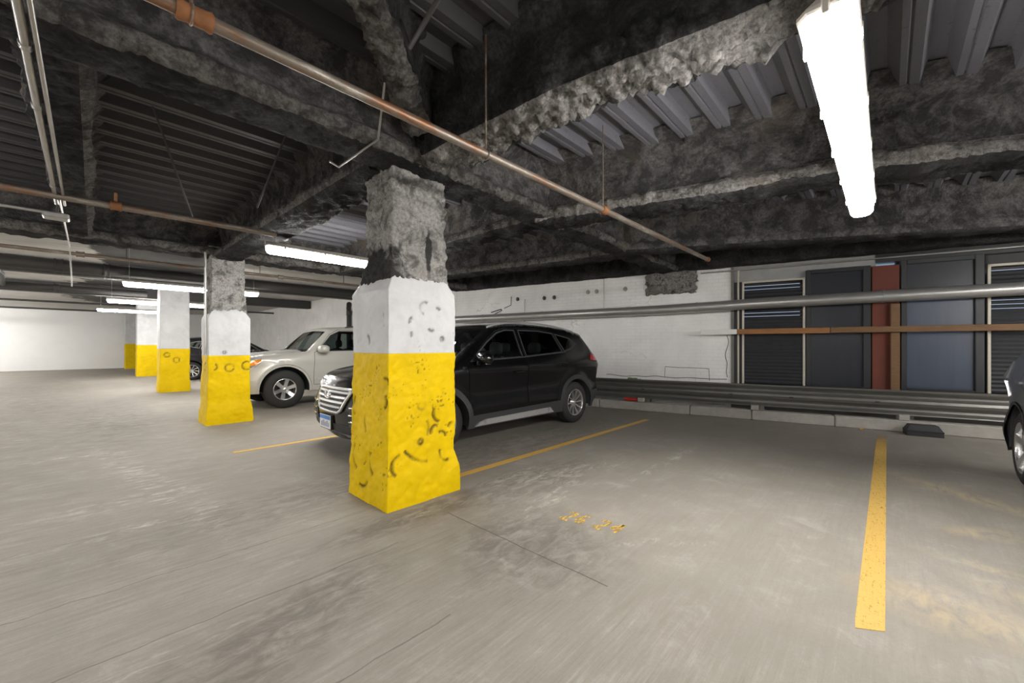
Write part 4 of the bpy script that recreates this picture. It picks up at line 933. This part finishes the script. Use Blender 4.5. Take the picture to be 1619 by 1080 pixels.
def handles(car, names, hs, mat):
    for (key, x, z) in hs:
        for sgn in (-1, 1):
            d = names.get((key, sgn)); y = float(car.side(np.array([x]), np.array([z]))[0]); mb = MB(); mb.bbox(x-.1, x+.1, min(sgn*(y+.02), sgn*(y+.045)), max(sgn*(y+.02), sgn*(y+.045)), z-.014, z+.014, .006)
            for q in (-.085, .085): mb.bbox(x+q-.012, x+q+.012, min(sgn*(y-.01), sgn*(y+.03)), max(sgn*(y-.01), sgn*(y+.03)), z-.01, z+.01, .003)
            mb.build('door_handle', mat, d)
def rails(root, car, x0, x1, y, mat, z_off=.045):
    P = car.P; n = len(P); idx = [i for i in range(n) if x0 <= P[i][0] <= x1 and P[i][1] > 1.3]
    for sgn in (-1, 1):
        pts = [(P[i][0], sgn*y, P[i][1]+z_off*math.sin(math.pi*min(1, max(0, (k+.3)/(len(idx)-.4))))**.4-.012) for k, i in enumerate(idx)]
        MB().tube(pts, .016, 8).build('roof_rail', mat, root)

# ---- black crossover
SP = dict(L=4.475, zb=.24, r=.345, arch=.40, clad=.075, clad_own=True, wheels=(.91, 3.67), belt=1.08, paint=M['paint_black'], trim=M['plastic'], clear=True,
  profile=[('front', [(.10, .24), (.02, .33), (.0, .45), (.0, .58), (.03, .72), (.09, .84), (.17, .92)]),
           ('hood', [(.40, .99), (.72, 1.045), (1.06, 1.095)]), ('windshield', [(1.16, 1.125), (1.48, 1.32), (1.84, 1.53)]),
           ('roof', [(1.98, 1.585), (2.35, 1.63), (2.8, 1.645), (3.3, 1.625), (3.72, 1.585), (4.06, 1.545)]), ('rear_glass', [(4.13, 1.50), (4.24, 1.35), (4.34, 1.22)]),
           ('tailgate', [(4.40, 1.15), (4.45, 1.04), (4.48, .84)]), ('rear', [(4.475, .62), (4.475, .48), (4.42, .34), (4.34, .24)])],
  round=dict(front=(.42, .30), hood=(.16, .10), windshield=(.10, .07), roof=(.13, .07), rear_glass=(.16, .12), tailgate=(.22, .2), rear=(.28, .24)),
  width=[(0, .86), (.24, .885), (.45, .915), (.62, .90), (.80, .905), (1.0, .925), (1.08, .90), (1.3, .80), (1.6, .68), (2.2, .5)], crease=((.96, .05, .010), (.70, .08, -.010)),
  crown=dict(front=.05, hood=.03, windshield=.05, roof=.03, rear_glass=.04, tailgate=.03, rear=.05),
  windows=[('front_window', [(1.40, 1.11), (2.36, 1.15), (2.34, 1.52), (2.16, 1.52), (1.98, 1.475), (1.76, 1.35)]), ('rear_window', [(2.47, 1.155), (3.36, 1.21), (3.24, 1.49), (2.9, 1.525), (2.45, 1.525)]), ('quarter_window', [(3.44, 1.225), (3.66, 1.27), (3.80, 1.34), (3.66, 1.42), (3.32, 1.48)])],
  doors=[[(1.36, .36), (1.34, .8), (1.30, 1.05), (1.35, 1.10), (1.72, 1.37), (1.95, 1.51), (2.15, 1.56), (2.41, 1.565), (2.43, 1.1), (2.45, .8), (2.46, .36)],
         [(2.465, .36), (2.455, .8), (2.435, 1.1), (2.415, 1.565), (2.9, 1.57), (3.28, 1.53), (3.41, 1.2), (3.44, 1.0), (3.25, .74), (3.14, .36)]],
  sill=[(.9, .20), (3.6, .20), (3.5, .43), (1.0, .40)], lower=[[(-.1, .2), (.6, .2), (.62, .36), (-.1, .36)], [(3.95, .2), (4.6, .2), (4.6, .58), (3.95, .5)]],
  seat1=1.9, seat2=2.8, dash=1.2)
TX, TY, TR = 2.0, 4.80, math.radians(-.9)
root = empty('car', (TX, TY, 0), TR, label='black crossover parked behind the nearest yellow and white column', cat='car')
car, names = build_car(SP, root)
st = lambda k: [(-.34, .012, .015, .12), (.28, .012, .015, .12)]
for x in SP['wheels']:
    for sg in (-1, 1): make_wheel(root, x, .905, sg, .345, .225, 5, st)
interior(root, SP); mirrors(root, car, 1.46, 1.10, M['paint_black'], (.085, .13, .085))
handles(car, names, [('front_door', 2.24, .93), ('rear_door', 3.25, 1.0)], M['paint_black']); rails(root, car, 1.9, 4.0, .60, M['silver'], .03)
for sg in (-1, 1):
    sidepatch(car, [(1.42, .26), (3.05, .26), (2.95, .345), (1.62, .335), (1.50, .31)], sg, 'sill_strip', M['silver'], root, .03)
    sidepatch(car, [(1.36, 1.092), (2.42, 1.132), (3.44, 1.19), (3.44, 1.206), (2.42, 1.147), (1.36, 1.105)], sg, 'belt_moulding', M['plastic'], root, .006)
    sidepatch(car, [(4.08, 1.06), (4.40, 1.02), (4.36, 1.17), (4.14, 1.15)], sg, 'tail_lamp', M['lens_red'], root, .014)
    sidepatch(car, [(.20, .78), (.55, .83), (.70, .885), (.45, .86), (.19, .84)], sg, 'head_lamp', M['lens'], root, .008)
# nose: hexagonal grille with chrome bars
gp = [(-.38, .815), (.38, .815), (.45, .78), (.32, .56), (.25, .525), (-.25, .525), (-.32, .56), (-.45, .78)]
grl = patch(car, gp, root, 'grille', M['black'], .012)
def ringpoly(p, d): return p, offset_poly(p, d)
def frame_patch(p, d, mat, name, off, parent):
    a = densify(p, .04); b = offset_poly(a, d); n = len(a); mb = MB(); V = []
    for ring, o_ in ((a, off), (b, off), (b, off-.03), (a, off-.03)):
        y = np.array([q[0] for q in ring]); z = np.array([q[1] for q in ring]); X = car.front_x(y, z)-car.sp['crown'].get('front', .02)*np.clip(1-(y/.5)**2, 0, 1)-o_; V += [(X[i], y[i], z[i]) for i in range(n)]
    mb.add(V, [(k*n+i, k*n+(i+1) % n, ((k+1) % 4)*n+(i+1) % n, ((k+1) % 4)*n+i) for k in range(4) for i in range(n)], 0, True); return mb.build(name, mat, parent)
frame_patch(gp, .028, M['silver'], 'grille_surround', .03, root)
for k, z in enumerate((.765, .71, .655, .60)):
    hw = .415-.034*k-.02; patch(car, [(-hw, z-.011), (hw, z-.011), (hw+.008, z+.011), (-hw-.008, z+.011)], root, 'grille_bar', M['silver'], .03, .03, parent=grl)
em = MB(); ex = float(car.front_x(np.array(0.), np.array(.70)))-.05-.05
em.tube([(ex, .085*math.cos(a), .735+.045*math.sin(a)) for a in np.linspace(0, 2*math.pi, 28, endpoint=False)], .007, 8, closed=True)
em.tube([(ex, .035, .70), (ex, .052, .77)], .008, 8); em.tube([(ex, -.052, .70), (ex, -.035, .77)], .008, 8); em.tube([(ex, .045, .725), (ex, .02, .73), (ex, -.02, .743), (ex, -.045, .747)], .007, 8)
em.build('emblem', M['chrome'], root)
px = float(car.front_x(np.array(0.), np.array(.40)))-.05-.03
pl = MB().bbox(px-.006, px+.004, -.095, .215, .33, .485, .003).build('number_plate', M['platewhite'], root)
MB().bbox(px-.008, px-.005, -.09, .21, .435, .48, .001).build('plate_band', M['blue'], pl)
mb = MB()
for k in range(7): mb.bbox(px-.008, px-.005, -.065+.036*k, -.045+.036*k, .35, .40+.012*((k*5) % 3), .001)
mb.build('plate_lettering', M['plategrey'], pl)
MB().bbox(px+.002, px+.04, -.10, .22, .32, .49, .003).build('plate_holder', M['black'], root)
for sg in (-1, 1):
    patch(car, [(sg*.44, .40), (sg*.78, .44), (sg*.78, .64), (sg*.46, .60)], root, 'fog_lamp_recess', M['black'], .006)
    for z in (.61, .53, .455):
        patch(car, [(sg*.46, z-.008), (sg*.77, z+.010), (sg*.77, z+.022), (sg*.46, z+.006)], root, 'running_light', M['chrome'], .02, .02)
patch(car, [(-.62, .30), (.62, .30), (.56, .40), (-.56, .40)], root, 'bumper_intake', M['plastic'], .008)
patch(car, [(-.7, .25), (.7, .25), (.7, .29), (-.7, .29)], root, 'skid_plate', M['silver'], .012)
for sg in (-1, 1): patch(car, [(sg*.43, .76), (sg*.66, .835), (sg*.70, .865), (sg*.45, .82)], root, 'lamp_wing', M['silver'], .02, .03)
patch(car, [(.80, .60), (.86, .60), (.86, .66), (.80, .66)], root, 'side_marker', M['amber'], .01)

# ---- white off-roader
SQ = dict(L=4.82, zb=.34, r=.395, arch=.475, clad=.09, clad_own=False, wheels=(.90, 3.69), belt=1.19, paint=M['paint_white'], trim=M['black'],
  profile=[('front', [(.14, .34), (.04, .44), (.0, .58), (.0, .72), (.03, .90), (.08, 1.00), (.18, 1.07)]),
           ('hood', [(.5, 1.115), (.95, 1.155), (1.28, 1.175)]), ('windshield', [(1.38, 1.20), (1.60, 1.42), (1.82, 1.625)]),
           ('roof', [(1.96, 1.70), (2.5, 1.745), (3.1, 1.765), (3.8, 1.765), (4.4, 1.74)]), ('rear_glass', [(4.52, 1.70), (4.62, 1.45), (4.70, 1.22)]),
           ('tailgate', [(4.74, 1.1), (4.77, .9), (4.78, .75)]), ('rear', [(4.82, .65), (4.82, .50), (4.76, .40), (4.66, .34)])],
  round=dict(front=(.40, .30), hood=(.14, .10), windshield=(.09, .06), roof=(.10, .06), rear_glass=(.12, .1), tailgate=(.14, .12), rear=(.2, .18)),
  width=[(0, .9), (.34, .93), (.55, .955), (.75, .945), (1.0, .95), (1.15, .925), (1.22, .88), (1.5, .80), (1.75, .72), (2.2, .6)], crease=((.98, .06, .012), (.62, .07, -.012)),
  crown=dict(front=.04, hood=.03, windshield=.04, roof=.03, rear_glass=.03, tailgate=.02, rear=.04),
  windows=[('front_window', [(1.60, 1.20), (2.72, 1.21), (2.72, 1.63), (2.10, 1.625), (1.90, 1.53)]), ('rear_window', [(2.80, 1.21), (3.66, 1.22), (3.6, 1.62), (2.80, 1.63)]), ('quarter_window', [(3.76, 1.23), (4.38, 1.26), (4.3, 1.6), (3.7, 1.62)])],
  doors=[[(1.46, .46), (1.48, .9), (1.49, 1.16), (1.56, 1.19), (1.86, 1.56), (2.06, 1.67), (2.76, 1.675), (2.76, 1.1), (2.74, .46)],
         [(2.745, .46), (2.765, 1.1), (2.765, 1.675), (3.62, 1.67), (3.70, 1.2), (3.60, .95), (3.25, .85), (3.10, .46)]],
  sill=[(1.3, .30), (3.3, .30), (3.3, .44), (1.3, .44)], lower=[], seat1=2.15, seat2=3.0, dash=1.5)
root = empty('car', (1.90, 10.07, 0), 0, label='pearl white off-roader parked between the nearest and the second column', cat='car')
car, names = build_car(SQ, root)
st6 = lambda k: [(0, .040, .046, 0)]
for x in SQ['wheels']:
    for sg in (-1, 1): make_wheel(root, x, .95, sg, .395, .225, 6, st6, .25)
interior(root, SQ); mirrors(root, car, 1.62, 1.20, M['paint_white'], (.11, .15, .085), False)
handles(car, names, [('front_door', 2.58, 1.02), ('rear_door', 3.5, 1.03)], M['chrome']); rails(root, car, 2.3, 4.3, .62, M['plastic'], .05)
for sg in (-1, 1):
    sidepatch(car, [(.10, .86), (.36, .88), (.46, .96), (.48, 1.05), (.20, 1.04), (.12, 1.0)], sg, 'head_lamp', M['lens'], root, .010)
    sidepatch(car, [(.24, .90), (.38, .92), (.46, .98), (.47, 1.03), (.28, 1.01)], sg, 'indicator_lens', M['amber'], root, .016)
    sidepatch(car, [(1.52, .56), (2.72, .56), (2.72, .60), (1.52, .60)], sg, 'door_moulding', M['silver'], root, .014)
    sidepatch(car, [(.14, .60), (.36, .60), (.36, .63), (.14, .63)], sg, 'bumper_step', M['paint_white'], root, .015)
    # arch lip
    mb = MB(); mb.tube([(x_, sg*(float(car.side(np.array([x_]), np.array([z_]))[0])+.008), z_) for x_, z_ in [(.90+.53*math.cos(t), .395+.53*math.sin(t)) for t in np.linspace(-.05, math.pi+.05, 24)]], .014, 8); mb.build('arch_lip', M['paint_white'], root)
patch(car, [(-.5, .62), (.5, .62), (.48, .95), (-.48, .95)], root, 'grille', M['black'], .01)
patch(car, [(-.46, .76), (.46, .76), (.46, .80), (-.46, .80)], root, 'grille_bar', M['chrome'], .03, .03)
for sg in (-1, 1): patch(car, [(sg*.52, .84), (sg*.84, .88), (sg*.84, 1.0), (sg*.54, .98)], root, 'head_lamp', M['lens'], .01)
MB().bbox(1.45, 1.5, -.5, .5, 1.205, 1.225, .006).build('wiper_blade', M['black'], root)

# ---- dark car in the far bay (rear towards the lane)
def variant(base, **kw): d = dict(base); d.update(kw); return d
SD = variant(SP, paint=M['paint_dark'], clad_own=False, clad=.06, trim=M['chrome'], L=4.475)
root = empty('car', (6.35, 20.2, 0), math.pi, label='dark car farthest back, seen between the second and third columns', cat='car')
car, names = build_car(SD, root)
for x in SD['wheels']:
    for sg in (-1, 1): make_wheel(root, x, .905, sg, .345, .235, 5, st)
interior(root, SD); mirrors(root, car, 1.62, 1.07, M['paint_dark'])
handles(car, names, [('front_door', 2.32, .93), ('rear_door', 3.28, .98)], M['chrome'])
for sg in (-1, 1): sidepatch(car, [(4.05, .94), (4.36, .96), (4.33, 1.10), (4.10, 1.04)], sg, 'tail_lamp', M['lens_red'], root, .012)

# ---- grey car at the right edge (tail towards the wall)
SG = variant(SP, paint=M['paint_grey'], clad_own=True, clad=.03, wheels=(.91, 3.66),
  profile=SP['profile'][:3]+[('roof', [(2.12, 1.585), (2.45, 1.65), (2.85, 1.665), (3.3, 1.65), (3.7, 1.61), (3.92, 1.55)]), ('rear_glass', [(4.0, 1.50), (4.1, 1.32), (4.18, 1.18)]),
           ('tailgate', [(4.24, 1.1), (4.30, .98), (4.34, .80)]), ('rear', [(4.38, .62), (4.38, .50), (4.33, .36), (4.26, .24)])])
root = empty('car', (2.32, -1.80, 0), 0, label='silver grey car cut off by the right edge of the picture', cat='car')
car, names = build_car(SG, root)
st5 = lambda k: [(0, .030, .05, 0)]
for x in SG['wheels']:
    for sg in (-1, 1): make_wheel(root, x, .905, sg, .345, .24, 5, st5)
interior(root, SG); mirrors(root, car, 1.62, 1.07, M['paint_grey']); handles(car, names, [('front_door', 2.32, .93), ('rear_door', 3.28, .98)], M['paint_grey'])
for sg in (-1, 1):
    sidepatch(car, [(3.98, .98), (4.26, 1.02), (4.22, 1.18), (4.02, 1.14)], sg, 'tail_lamp', M['lens'], root, .012)
    sidepatch(car, [(4.0, .80), (4.03, .80), (4.06, .95), (4.03, .95)], sg, 'reflector_strip', M['chrome'], root, .012)
